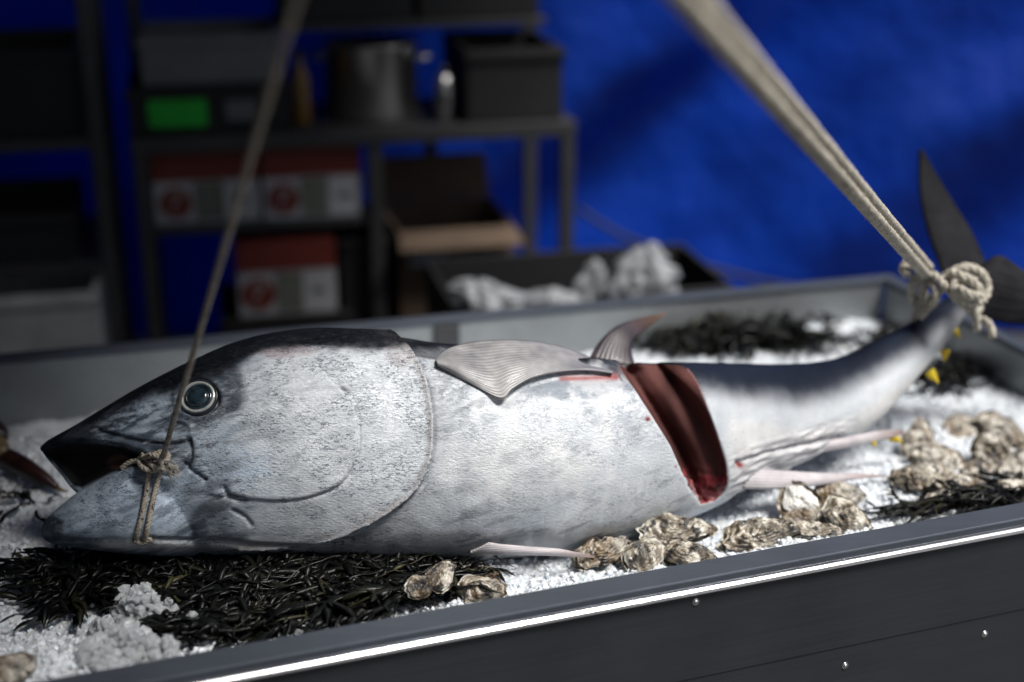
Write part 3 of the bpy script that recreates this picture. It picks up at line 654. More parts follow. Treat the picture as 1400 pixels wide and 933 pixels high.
me.attributes.new('pigment', 'FLOAT_COLOR', 'POINT').data.foreach_set('color', np.c_[np.clip(Cc, 0, 1), np.ones(nv)].ravel().astype(np.float32))
me.attributes.new('mottle', 'FLOAT', 'POINT').data.foreach_set('value', np.clip(mott, 0, 1).astype(np.float32))
me.attributes.new('flesh', 'FLOAT', 'POINT').data.foreach_set('value', meat.astype(np.float32))
me.polygons.foreach_set('use_smooth', [True] * len(me.polygons))
fish_bvh = BVHTree.FromPolygons([Vector(x) for x in co], [tuple(p.vertices) for p in me.polygons])

q = NT('tuna_skin')
pg = q.attr('pigment').outputs['Color']; mt = q.attr('mottle').outputs['Fac']; fs = q.attr('flesh').outputs['Fac']
cf = q.co((1, 2, 3.2), (0, R(14), 0)); cs = q.co((1, 2.4, 4.2), (0, R(-22), 0))
fl1 = q.ramp(q.noise(120, 4, .6, cf, 1.2), [(.41, 0.), (.46, 1.)]); fl2 = q.ramp(q.noise(170, 3, .6, q.co((.7, 2.2, 3.2), (0, R(-28), 0)), 1.), [(.37, 0.), (.41, 1.)])
fl3 = q.ramp(q.noise(330, 3, .6, q.co((1, 1.4, 1.6), (0, R(50), 0))), [(.36, .2), (.43, 1.)])
fleck = q.math('MULTIPLY', q.math('MULTIPLY', fl1, fl2), fl3)
blot = q.ramp(q.noise(30, 8, .72, q.co((1, 1.6, 2.2), (0, R(30), 0)), .7), [(.42, 0.), (.58, 1.)])
patch = q.ramp(q.noise(15, 5, .65, q.co((1, 1.4, 1.8), (0, R(25), 0)), .8), [(.42, .0), (.55, 1.)])
scr = q.ramp(q.noise(60, 7, .75, q.co((.5, 3, 6), (0, R(20), 0)), 1.2), [(.44, 0.), (.60, 1.)])
glint = q.ramp(q.noise(85, 8, .8, cs, .5), [(.50, 0.), (.62, 1.)])
lum = q.n('ShaderNodeRGBToBW'); q.l(pg, lum.inputs[0])
dk = q.math('MULTIPLY', q.math('ADD', q.math('MULTIPLY', q.math('SUBTRACT', 1.0, fleck), q.math('SUBTRACT', 1.15, q.math('MULTIPLY', patch, 1.0))), q.math('MULTIPLY', q.math('SUBTRACT', 1.0, blot), .16)), mt)
c1 = q.mix(pg, q.mix(pg, (.16, .19, .23), .88, 'MULTIPLY'), q.math('MULTIPLY', dk, 1.15))
c2 = q.mix(c1, (.66, .71, .76), q.math('MULTIPLY', q.math('MULTIPLY', glint, q.math('ADD', .02, lum.outputs[0])), q.math('MULTIPLY', mt, .9)))
c3 = q.mix(c2, q.ramp(q.noise(9, 5, .65, q.co((2.4, 1, .8))), [(.3, (.74, .77, .80)), (.6, (1, 1, 1))]), .7, 'MULTIPLY')
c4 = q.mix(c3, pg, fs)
wv = q.n('ShaderNodeTexWave'); wv.inputs['Scale'].default_value = 62; wv.inputs['Distortion'].default_value = 5; wv.inputs['Detail'].default_value = 3; wv.inputs['Detail Scale'].default_value = 1.2
q.l(q.co((1, 1, 1), (0, R(62), 0)), wv.inputs['Vector'])
sp = q.voro(230, q.co((1, 1, 1.3)))
hgt = q.math('ADD', q.math('MULTIPLY', fleck, .5), q.math('ADD', q.math('MULTIPLY', wv.outputs['Fac'], .16), q.math('ADD', q.math('MULTIPLY', sp.outputs['Distance'], .3), q.math('MULTIPLY', scr, .35))))
q.set(Base_Color=c4, Metallic=q.math('MULTIPLY', q.math('MULTIPLY', q.math('SUBTRACT', 1., fs), lum.outputs[0]), .2), Roughness=q.math('SUBTRACT', q.ramp(q.noise(40, 4), [(.3, .48), (.7, .68)]), q.math('MULTIPLY', lum.outputs[0], .3)), Specular_IOR_Level=q.math('ADD', .06, q.math('MULTIPLY', lum.outputs[0], .5)), Coat_Weight=0.)
q.bump(hgt, .45, .0016); m_fish = q.m
tuna = thing('tuna', 'large whole silver tuna with a deep cut, tied by ropes on the ice', 'fish', (.05, 1.95, .72))
TO = np.array(tuna.location)
me.vertices.foreach_set('co', (co - TO).ravel()); me.update()
ob.name = 'body'; me.name = 'body'; me.materials.clear(); me.materials.append(m_fish); ob.parent = tuna
def on_fish(a, b_, lift=0., default=None):
    r = ray(a, b_); r = r / np.linalg.norm(r); h_ = fish_bvh.ray_cast(Vector(CAM), Vector(r))
    if h_[0] is None: return None if default is None else at(a, b_, default) - r * lift
    return np.array(h_[0]) - r * lift
def on_normal(a, b_):
    r = ray(a, b_); h_ = fish_bvh.ray_cast(Vector(CAM), Vector(r / np.linalg.norm(r))); return np.array(h_[0]), np.array(h_[1])
def fmesh(name, V, Fc, m, par=tuna, smooth=True): return mesh(name, np.asarray(V) - TO, Fc, m, par, smooth)

# eye: socket rim, silver iris ring, glassy dark lens
q = NT('eye_ring'); q.set(Base_Color=q.ramp(q.noise(120, 3), [(.3, (.45, .50, .48)), (.7, (.78, .80, .76))]), Metallic=.5, Roughness=.22); q.bump(q.noise(300, 2), .2, .0005); m_ring = q.m
q = NT('eye_lens'); q.set(Base_Color=q.ramp(q.noise(70, 3), [(.35, (.006, .012, .018)), (.7, (.03, .055, .07))]), Roughness=.1, Coat_Weight=.8, Coat_Roughness=.05); m_lens = q.m
q = NT('eye_socket'); q.set(Base_Color=q.ramp(q.noise(90, 3), [(.3, (.008, .010, .014)), (.7, (.03, .04, .05))]), Roughness=.3); m_sock = q.m
ps = [on_normal(272 + 36 * math.cos(a), 545 + 32 * math.sin(a))[1] for a in np.linspace(0, 6.28, 12)]
en = np.mean(ps, 0); en /= np.linalg.norm(en); ec = on_fish(272, 545); ec = ec + en * .001
ex = np.cross(np.array([0, 0, 1.]), en); ex /= np.linalg.norm(ex); ey = np.cross(en, ex)
def disc(prof, n=48, sx=1.06, sy=.96):
    V = [ec + ex * r * sx * math.cos(2 * math.pi * k / n) + ey * r * sy * math.sin(2 * math.pi * k / n) + en * h_ for r, h_ in prof for k in range(n)]
    return V, grid_faces(len(prof), n, True)
eye = fmesh('eye', *disc([(.0292, -.004), (.0275, .0022), (.0262, .0048), (.0245, .005), (.0232, .003), (.021, .002), (.0005, .002)]), m_sock)
fmesh('iris_ring', *disc([(.0240, .001), (.0236, .0052), (.0222, .0066), (.0205, .0062), (.0192, .0046), (.0188, .0015)]), m_ring, eye)
fmesh('iris', *disc([(.0195, .0030), (.0180, .0052), (.0162, .0056), (.0150, .0046), (.0005, .0046)]), m_lens, eye)
fmesh('pupil', *disc([(.0152, .0040), (.0145, .0062), (.0120, .0082), (.008, .0098), (.004, .0105), (.0003, .0108)]), m_lens, eye)

# fins
def fin_mat(name, c_lo, c_hi, tip, freq=190, rough=.4, ang=0):
    q = NT(name); a = q.attr('ray').outputs['Fac']; s = q.attr('span').outputs['Fac']
    n = q.noise(30, 4); base = q.mix(q.ramp(n, [(.3, c_lo), (.7, c_hi)]), tip, q.ramp(s, [(.55, 0.), (1., .9)]))
    st = q.math('SINE', q.math('MULTIPLY', a, freq)); f = q.math('MULTIPLY', q.math('ADD', st, 1.), .5)
    q.set(Base_Color=q.mix(base, q.mix(base, .35, .9, 'MULTIPLY'), q.math('MULTIPLY', f, .5)), Roughness=rough, Coat_Weight=.08); q.bump(f, .35, .0012); return q.m
m_pec = fin_mat('pectoral_fin_skin', (.20, .20, .21), (.42, .41, .41), (.20, .20, .22), 118)
m_dfin = fin_mat('dorsal_fin_skin', (.022, .017, .024), (.06, .042, .052), (.12, .06, .025), 60)
m_afin = fin_mat('anal_fin_skin', (.46, .42, .45), (.66, .63, .64), (.26, .15, .12), 45)
m_tail = fin_mat('tail_fin_skin', (.007, .007, .009), (.018, .018, .021), (.006, .006, .008), 70, .75)
q = NT('finlet_yellow'); q.set(Base_Color=q.ramp(q.noise(60, 3), [(.35, (.50, .34, .012)), (.7, (.72, .55, .03))]), Roughness=.4); m_yel = q.m
m_tail.node_tree.nodes['Principled BSDF'].inputs['Specular IOR Level'].default_value = .12; m_tail.node_tree.nodes['Principled BSDF'].inputs['Coat Weight'].default_value = 0
def fin(name, A, B, nu, nv, m, par=tuna, bulge=0., th=.004, raydir=0, ruff=0., dirv=None):
    """thin tapering blade between edge curve A (leading) and B (trailing)"""
    A = smooth_line(A, nu); B = smooth_line(B, nu); dv = dirv if dirv is not None else -FW; V = []; rays = []; sp_ = []
    for i in range(nu):
        for j in range(nv):
            f = j / (nv - 1); p = A[i] * (1 - f) + B[i] * f
            p = p + dv * (bulge * math.sin(math.pi * f) * math.sin(math.pi * min(i / (nu - 1) + .15, 1)) + ruff * math.sin(f * 60 + i * .2) * (i / nu))
            V.append(p); rays.append(f if raydir == 0 else i / (nu - 1)); sp_.append(i / (nu - 1))
    o = fmesh(name, V, grid_faces(nu, nv), m, par)
    o.data.attributes.new('ray', 'FLOAT', 'POINT').data.foreach_set('value', np.array(rays, np.float32)); o.data.attributes.new('span', 'FLOAT', 'POINT').data.foreach_set('value', np.array(sp_, np.float32))
    s = o.modifiers.new('thickness', 'SOLIDIFY'); s.thickness = th; s.offset = 0; return o
def F3(pts, lift, default): return [on_fish(a, b_, lift, d if d else default) for a, b_, d in pts]
# pectoral fin lies back along the flank
pt = [(596, 493, 0), (612, 478, 0), (650, 468, 2.03), (700, 466, 2.035), (750, 471, 2.05), (795, 485, 2.06), (822, 497, 2.06), (838, 507, 2.05)]
pb = [(600, 500, 0), (640, 522, 0), (684, 546, 0), (700, 533, 0), (728, 517, 0), (768, 508, 0), (805, 506, 0), (838, 510, 0)]
A_ = [at(a, b_, d) if d else on_fish(a, b_, .004, 2.02) for a, b_, d in pt]; B_ = [on_fish(a, b_, .012 if a > 650 else .003, 2.02) for a, b_, d in pb]
fin('pectoral_fin', A_, B_, 60, 24, m_pec, bulge=.022, th=.003)
# second dorsal fin stands up behind the back
fin('dorsal_fin', [at(806, 490, 2.17), at(822, 466, 2.19), at(845, 447, 2.21), at(880, 435, 2.24), at(910, 428, 2.27)],
    [at(868, 502, 2.17), at(862, 480, 2.19), at(868, 462, 2.21), at(888, 446, 2.24), at(911, 430, 2.27)], 30, 12, m_dfin, th=.006, bulge=.006)
# pelvic fin folded under the belly, anal fin on the ice
fin('pelvic_fin', [at(668, 742, 1.955), at(720, 748, 1.96), at(770, 752, 1.965), at(812, 760, 1.975)], [at(640, 756, 1.965), at(700, 757, 1.96), at(760, 759, 1.965), at(812, 763, 1.975)], 24, 8, m_afin, bulge=.004, th=.004)
fin('anal_fin', [at(1008, 640, 2.10), at(1060, 644, 2.13), at(1120, 648, 2.16), at(1170, 649, 2.19), at(1208, 650, 2.21)], [at(1015, 668, 2.10), at(1070, 668, 2.125), at(1125, 662, 2.155), at(1170, 655, 2.185), at(1208, 652, 2.21)], 30, 10, m_afin, bulge=.006, th=.005)
fin('finlet_strip', [at(1120, 606, 2.20), at(1160, 598, 2.22), at(1200, 590, 2.245), at(1234, 588, 2.265)], [at(1110, 620, 2.20), at(1160, 611, 2.22), at(1200, 603, 2.245), at(1234, 594, 2.265)], 20, 8, m_afin, bulge=.004, th=.004)
def finlet(a, b_, t, du, dv, s):
    p = at(a, b_, t); q_ = at(a + du, b_ + dv, t); d = q_ - p; n = np.cross(d, FW); n /= np.linalg.norm(n); L = np.linalg.norm(d)
    V = []; prof = [(0, .34), (.2, .4), (.45, .3), (.75, .14), (1, .02)]
    for f, wd in prof:
        for k in range(8):
            an = 2 * math.pi * k / 8; V.append(p + d * f + n * L * wd * math.cos(an) * s + (-FW) * .004 * (1 - f * .8) * math.sin(an) - n * L * .2 * f * f)
    fc = grid_faces(5, 8, True).tolist() + [list(range(8))[::-1], list(range(32, 40))]
    fmesh('finlet', V, fc, m_yel)
for a in ((1304, 450, 2.33, 12, 12, .7), (1292, 478, 2.30, 2, 16, 1.1), (1270, 508, 2.29, 16, 14, .9), (1188, 597, 2.24, 12, 12, 1.2), (1216, 596, 2.26, 20, 6, .9)): finlet(*a)
# tail fin: two stiff crescent lobes
fin('tail_fin', [at(1300, 408, 2.36), at(1283, 360, 2.40), at(1266, 310, 2.44), at(1257, 260, 2.48), at(1257, 206, 2.52)],
    [at(1352, 400, 2.36), at(1346, 365, 2.40), at(1325, 318, 2.44), at(1293, 266, 2.48), at(1260, 207, 2.52)], 40, 12, m_tail, th=.012, bulge=.01)
fin('tail_fin', [at(1318, 420, 2.35), at(1350, 436, 2.36), at(1395, 440, 2.36), at(1440, 432, 2.37), at(1500, 400, 2.38)],
    [at(1330, 380, 2.36), at(1362, 352, 2.37), at(1398, 372, 2.37), at(1445, 392, 2.38), at(1502, 398, 2.39)], 40, 16, m_tail, th=.012, bulge=.012, ruff=.003)
for b_ in (-1, 1):
    pts = [at(1262 + 4 * b_, 462 + 6 * b_, 2.29), at(1288, 436 + 3 * b_, 2.32), at(1312, 414, 2.335)]
fmesh('keel', *(lambda m: (m.V, m.F))(MB().tube(smooth_line([at(1255, 474, 2.30), at(1282, 444, 2.318), at(1300, 424, 2.335), at(1318, 410, 2.345)], 14), [.002, .004, .006, .007, .008, .008, .008, .008, .007, .006, .005, .004, .003, .001], 8)), m_tail)

# ------------------------------------------------------------------ crushed ice bed
def ice_fn(x, y):
    x = np.asarray(x, float); y = np.asarray(y, float); sh = x.shape; x = x.ravel(); y = y.ravel()
    P2 = np.stack([x, y], 1)
    df = -((P2 - cFL) @ fn_); db = -((P2 - cBL) @ bn_)           # distance in from the front and the back wall
    z = .716 + .034 * np.exp(-(df / .16) ** 2) - .03 * np.exp(-(db / .30) ** 2) * sstep(.6, -.6, x) - .008 * np.exp(-(db / .3) ** 2)
    z += (fbm(np.stack([x * 7, y * 7, x * 0 + 2], 1), 3) - .5) * .045 + (fbm(np.stack([x * 38, y * 38, x * 0 + 5], 1), 3) - .5) * .014
    z += .05 * np.exp(-(((x + .80) / .14) ** 2 + ((y - 2.12) / .12) ** 2)) + .035 * np.exp(-(((x + .66) / .17) ** 2 + ((y - 1.45) / .10) ** 2))
    return z.reshape(sh)
GX0, GY0, GS = -1.9, .6, .005; _gx = np.arange(GX0, 1.6, GS); _gy = np.arange(GY0, 3.4, GS)
_G = ice_fn(*np.meshgrid(_gx, _gy, indexing='ij'))
def ice_z(x, y):
    fx = np.clip((np.asarray(x, float) - GX0) / GS, 0, len(_gx) - 2.001); fy = np.clip((np.asarray(y, float) - GY0) / GS, 0, len(_gy) - 2.001)
    i = fx.astype(int); j = fy.astype(int); fx = fx - i; fy = fy - j
    return _G[i, j] * (1 - fx) * (1 - fy) + _G[i + 1, j] * fx * (1 - fy) + _G[i, j + 1] * (1 - fx) * fy + _G[i + 1, j + 1] * fx * fy
def on_ice(a, b_, lift=0.):
    z = .73
    for _ in range(6):
        p = atz(a, b_, z + lift); z = float(ice_z(p[0], p[1]))
    return atz(a, b_, z + lift)
nu_, nv_ = 470, 230
Ug, Vg = np.meshgrid(np.linspace(0, 1, nu_), np.linspace(0, 1, nv_), indexing='ij')
iFL, iFR, iBR, iBL = off(cFL, (fn_, .0025)), off(cFR, (fn_, .0025), (en_, .0025)), off(cBR, (bn_, .0025), (en_, .0025)), off(cBL, (bn_, .0025))
XY = ((1 - Ug) * (1 - Vg))[..., None] * iFL + (Ug * (1 - Vg))[..., None] * iFR + (Ug * Vg)[..., None] * iBR + ((1 - Ug) * Vg)[..., None] * iBL
Xg, Yg = XY[..., 0].ravel(), XY[..., 1].ravel()
Zg = ice_z(Xg, Yg) + rng.normal(0, .0016, Xg.shape)
tag(mesh('crushed_ice', np.stack([Xg, Yg, Zg], 1), grid_faces(nu_, nv_)[:, ::-1], m_ice), 'white bed of crushed ice filling the metal tray', 'ice', kind='stuff')
ico = bmesh.new(); bmesh.ops.create_icosphere(ico, subdivisions=1, radius=1); IV = np.array([v_.co[:] for v_ in ico.verts]); IF = np.array([[v_.index for v_ in f.verts] for f in ico.faces]); ico.free()
def chips(name, P_, S_, m, label, smooth=False):
    V = []; Fc = []
    for i, (p, s) in enumerate(zip(P_, S_)):
        ax = rng.normal(size=3); M3 = np.array(Matrix.Rotation(rng.uniform(0, 6.28), 3, Vector(ax)))
        k = IV * rng.uniform(.65, 1.25, (len(IV), 1)) * rng.uniform(.55, 1.2, 3); V.append(p + (k * s) @ M3.T); Fc.append(IF + 12 * i if len(IV) == 12 else IF + len(IV) * i)
    return tag(mesh(name, np.vstack(V), np.vstack(Fc), m, smooth=smooth), label, 'ice', kind='stuff')
NC = 16000; uu = rng.uniform(0, 1, NC); vv = rng.uniform(0, 1, NC) ** 1.7
XYc = ((1 - uu) * (1 - vv))[:, None] * iFL + (uu * (1 - vv))[:, None] * iFR + (uu * vv)[:, None] * iBR + ((1 - uu) * vv)[:, None] * iBL
XYc = XYc * .985 + .015 * XYc.mean(0)
chips('ice_grains', np.c_[XYc, ice_z(XYc[:, 0], XYc[:, 1]) + rng.uniform(-.002, .003, NC)], rng.uniform(.0025, .0065, NC), m_chip, 'loose white grains scattered over the crushed ice')
PP = []; SS = []
for a, b_, ra, rb, hgt_, n in ((190, 826, 42, 20, .050, 330), (228, 838, 24, 9, .035, 90), (178, 872, 36, 24, .032, 320), (140, 890, 34, 22, .022, 200), (205, 888, 30, 14, .022, 160), (232, 890, 9, 9, .03, 45), (140, 858, 18, 10, .02, 60), (430, 858, 30, 7, .012, 50), (262, 855, 9, 6, .03, 22)):
    for _ in range(n):
        r_2 = math.sqrt(rng.uniform()); an = rng.uniform(0, 6.28); p = on_ice(a + ra * r_2 * math.cos(an), b_ + rb * r_2 * math.sin(an), hgt_ * .5)
        p[2] = float(ice_z(p[0], p[1])) + hgt_ * (1 - r_2 * r_2) * rng.uniform(.2, 1) + .003; PP.append(p); SS.append(rng.uniform(.0035, .0095))
chips('ice_crystals', np.array(PP), np.array(SS), m_clear, 'clump of glassy clear ice crystals on the dark seaweed')

# ------------------------------------------------------------------ seaweed
m_weed = leafy('wet_seaweed', [(0, (.0015, .002, .002)), (.6, (.004, .0045, .0035)), (.9, (.012, .012, .006)), (1, (.05, .046, .02))], .4)
def clump(name, label, poly, n, ln, wd, lift, head=None, spread=1., tintp=2.2):
    poly = np.array(poly, float); lo, hi = poly.min(0), poly.max(0); V = []; Fc = []; tint = []
    starts = []
    while len(starts) < n:
        c_ = rng.uniform(lo, hi)
        if inpoly(np.array([c_[0]]), np.array([c_[1]]), [tuple(x) for x in poly])[0]: starts.append(c_)
    def ribbon(p, a, L, w, z0, z1, tn, ns=9, fork=True):
        curv = rng.normal(0, 1.0) / max(L, .02) * .5; pts = []; x, y = p[0], p[1]; tw = rng.normal(0, .35); sag = rng.uniform(.2, 1)
        for k in range(ns):
            f = k / (ns - 1); pts.append((x, y, z0 + (z1 - z0) * f + math.sin(math.pi * f) * .16 * lift * sag)); a += curv * L / ns + rng.normal(0, .10); x += math.cos(a) * L / ns; y += math.sin(a) * L / ns
        pts = np.array(pts); pts[:, 2] += ice_z(pts[:, 0], pts[:, 1]) + .002
        base = len(V); T = np.gradient(pts, axis=0); T /= np.linalg.norm(T, axis=1)[:, None]; S = np.cross(T, [0, 0, 1.]); S /= np.linalg.norm(S, axis=1)[:, None] + 1e-9
        Nn = np.cross(S, T); 
        for k in range(ns):
            f = k / (ns - 1); ww = w * (.55 + .75 * math.sin(math.pi * min(f + .12, 1) ** .9)) * (.25 if k == ns - 1 else 1); g = tw + .6 * f; ss = S[k] * math.cos(g) + Nn[k] * math.sin(g); nn = -S[k] * math.sin(g) + Nn[k] * math.cos(g)
            V.extend([pts[k] - ss * ww, pts[k] + nn * ww * .28, pts[k] + ss * ww]); tint.extend([tn] * 3)
        for k in range(ns - 1):
            for j in range(3):
                j2 = (j + 1) % 3; Fc.append((base + k * 3 + j, base + k * 3 + j2, base + k * 3 + 3 + j2, base + k * 3 + 3 + j))
        if fork:
            for s_ in (-1, 1):
                k = ns // 2 if s_ > 0 else ns - 2; e = pts[k]; zz = e[2] - float(ice_z(e[0], e[1])); ribbon(e, a + s_ * rng.uniform(.4, .8), L * rng.uniform(.3, .5), w * .75, zz, zz * rng.uniform(.2, 1.2), tn, 6, False)
    for c_ in starts:
        p = on_ice(*c_); z0 = rng.uniform(0, lift); a = rng.uniform(0, 6.28) if head is None else head + rng.normal(0, spread) + (math.pi if rng.uniform() < .4 else 0)
        ribbon(p, a, rng.uniform(*ln), rng.uniform(*wd), z0, rng.uniform(0, lift), rng.uniform() ** tintp)
    V = np.array(V); loc = V.mean(0); loc[2] = V[:, 2].min()
    o = mesh(name, V, Fc, m_weed, loc=loc); o.data.attributes.new('tint', 'FLOAT', 'POINT').data.foreach_set('value', np.array(tint, np.float32))
    return tag(o, label, 'seaweed', 'clumps of dark seaweed laid on the ice')
clump('seaweed', 'wide dark mat of wet seaweed under the tuna head and belly', [(75, 785), (140, 772), (350, 768), (610, 770), (622, 800), (585, 826), (430, 852), (262, 885), (240, 850), (150, 800), (120, 835), (85, 830), (62, 805)], 1500, (.03, .11), (.0020, .0075), .026, .35, .9, 2.6)
clump('seaweed', 'tangled bushy dark seaweed behind the cut, along the back tray wall', [(868, 466), (930, 452), (1000, 455), (1130, 468), (1140, 480), (1040, 482), (950, 486), (890, 482)], 300, (.05, .11), (.0028, .0055), .042, .3, .9)
clump('seaweed', 'small tuft of dark seaweed behind the pectoral fin', [(700, 470), (760, 462), (775, 474), (720, 480)], 70, (.05, .09), (.002, .004), .04)
clump('seaweed', 'dark seaweed strands on the ice beside the raised tail stem', [(1190, 470), (1240, 462), (1250, 474), (1200, 486)], 45, (.04, .08), (.0022, .004), .03)
clump('seaweed', 'forked dark seaweed sprig on the ice below the tail stem', [(1240, 515), (1330, 500), (1340, 525), (1265, 535)], 60, (.05, .11), (.0025, .0045), .02)
clump('seaweed', 'ragged dark seaweed strip along the front rim below oysters', [(1215, 708), (1290, 690), (1398, 664), (1400, 686), (1300, 705)], 150, (.05, .10), (.002, .004), .022, .3, .6)
clump('seaweed', 'thin dark seaweed sprig lying beside the lower jaw tip', [(20, 690), (52, 690), (62, 706), (30, 702)], 9, (.04, .08), (.002, .0032), .012)
clump('seaweed', 'few dark seaweed strands curling out below the lower jaw', [(50, 772), (100, 762), (130, 775), (70, 785)], 26, (.04, .08), (.002, .0035), .012)

# ------------------------------------------------------------------ oysters
q = NT('oyster_shell')
rr_ = q.attr('ring').outputs['Fac']; tn = q.attr('tone').outputs['Fac']; oi = q.n('ShaderNodeObjectInfo')
sh = q.n('ShaderNodeVectorMath', operation='ADD'); q.l(q.co(), sh.inputs[0]); q.l(oi.outputs['Random'], sh.inputs[1]); cO = sh.outputs[0]
n1 = q.noise(30, 5, .6, cO, 1.0); n2 = q.noise(150, 4, .6, cO); n3 = q.noise(22, 3, .5, cO)
band = q.math('FRACT', q.math('ADD', q.math('MULTIPLY', rr_, 4.5), q.math('MULTIPLY', n1, 1.6)))
c = q.ramp(n1, [(.37, (.018, .016, .018)), (.44, (.10, .08, .055)), (.51, (.30, .26, .20)), (.59, (.64, .62, .56))])
c = q.mix(c, q.ramp(n3, [(.42, (.20, .115, .04)), (.58, (.48, .47, .43))]), q.math('MULTIPLY', tn, .55))
c = q.mix(c, q.ramp(band, [(0, (.10, .095, .09)), (.14, (1, 1, 1)), (.9, (.74, .70, .64))]), .8, 'MULTIPLY')
c = q.mix(c, (.012, .011, .013), q.ramp(q.noise(75, 3, .5, cO), [(.56, 0.), (.61, .9)]))
q.set(Base_Color=c, Roughness=q.ramp(n2, [(.3, .25), (.7, .6)])); q.bump(q.math('ADD', q.math('MULTIPLY', band, .6), q.math('MULTIPLY', n2, .5)), .6, .003); m_oys = q.m
q = NT('oyster_pearl'); q.set(Base_Color=q.ramp(q.noise(60, 4), [(.3, (.42, .42, .40)), (.65, (.74, .73, .69))]), Roughness=.25, Coat_Weight=.3); q.bump(q.noise(90, 3), .4, .002); m_pearl = q.m
def oyster(a, b_, lpx, wr, ang, label, tilt=30, lift=.012, frill=1., tone=.4, pearl=False, dome=.2, roll=0):
    p = on_ice(a, b_, lift); t = (p - CAM) @ FW; L = lpx * t / F / 2; W = L * wr
    root = thing('oyster', label, 'oyster', p, 0, 'oysters scattered on the ice')
    seed = rng.uniform(0, 50)
    # image angle -> heading on the ice; the shell leans toward the front of the tray
    dirv = RT * math.cos(R(ang)) + UPV * math.sin(R(ang)); nrm = np.array([0, 0, 1.]) * math.cos(R(tilt)) - np.array([0, 1., 0]) * math.sin(R(tilt)) + RT * math.sin(R(roll)); nrm /= np.linalg.norm(nrm)
    ax = dirv - nrm * (dirv @ nrm); ax /= np.linalg.norm(ax); ay = np.cross(nrm, ax)
    nr, nth = 20, 64; th = np.linspace(0, 2 * np.pi, nth, endpoint=False)
    def outline(sd): 
        c_ = np.stack([np.cos(th) * 1.4 + sd, np.sin(th) * 1.4, th * 0 + sd], 1); c2 = np.stack([np.cos(th) * 5 + sd, np.sin(th) * 5, th * 0], 1)
        return 1 + (fbm(c_, 2) - .5) * .45 + (fbm(c2, 2) - .5) * .20 * frill
    def shell(sd, top, sc_):
        out = outline(seed); V = []; ring = []
        for i in range(nr):
            r = i / (nr - 1)
            x = np.cos(th) * L * r * out * sc_; y = np.sin(th) * W * (1 - .30 * np.cos(th)) * r * out * sc_
            nn = fbm(np.stack([x / L * 2.2 + seed, y / L * 2.2, th * 0 + sd], 1), 3) - .5; n5 = fbm(np.stack([x / L * 7 + seed, y / L * 7, th * 0 + sd], 1), 3) - .5
            lay = (r * 6 + nn * 2.2) % 1.0
            rag = np.sin(th * 11 + seed + nn * 9) * .5 + np.sin(th * 5 - seed) * .5
            if top: z = L * (dome * 1.25 * (1 - r ** 2.2) + .075 * frill * (1 - lay) * (r > .15) + .30 * nn + .12 * n5 + .05 * frill * rag * r ** 3)
            else: z = -L * (.34 * (1 - r ** 2.4) + .05 * frill * lay + .10 * nn * (1 - r ** 4) - .05 * frill * rag * r ** 3)
            if top is None: z = z * 0
            V.append(ax[None] * x[:, None] + ay[None] * y[:, None] + nrm[None] * z[:, None]); ring += [r] * nth
        o = mesh('upper_shell' if top else 'lower_shell', np.vstack(V), grid_faces(nr, nth, True) if top else grid_faces(nr, nth, True)[:, ::-1], m_pearl if (pearl and top) else m_oys, root)
        o.data.attributes.new('ring', 'FLOAT', 'POINT').data.foreach_set('value', np.array(ring, np.float32)); o.data.attributes.new('tone', 'FLOAT', 'POINT').data.foreach_set('value', np.full(len(ring), tone, np.float32))
    shell(1.3, True, .93 if not pearl else .8); shell(7.1, False, 1.05)
    return root
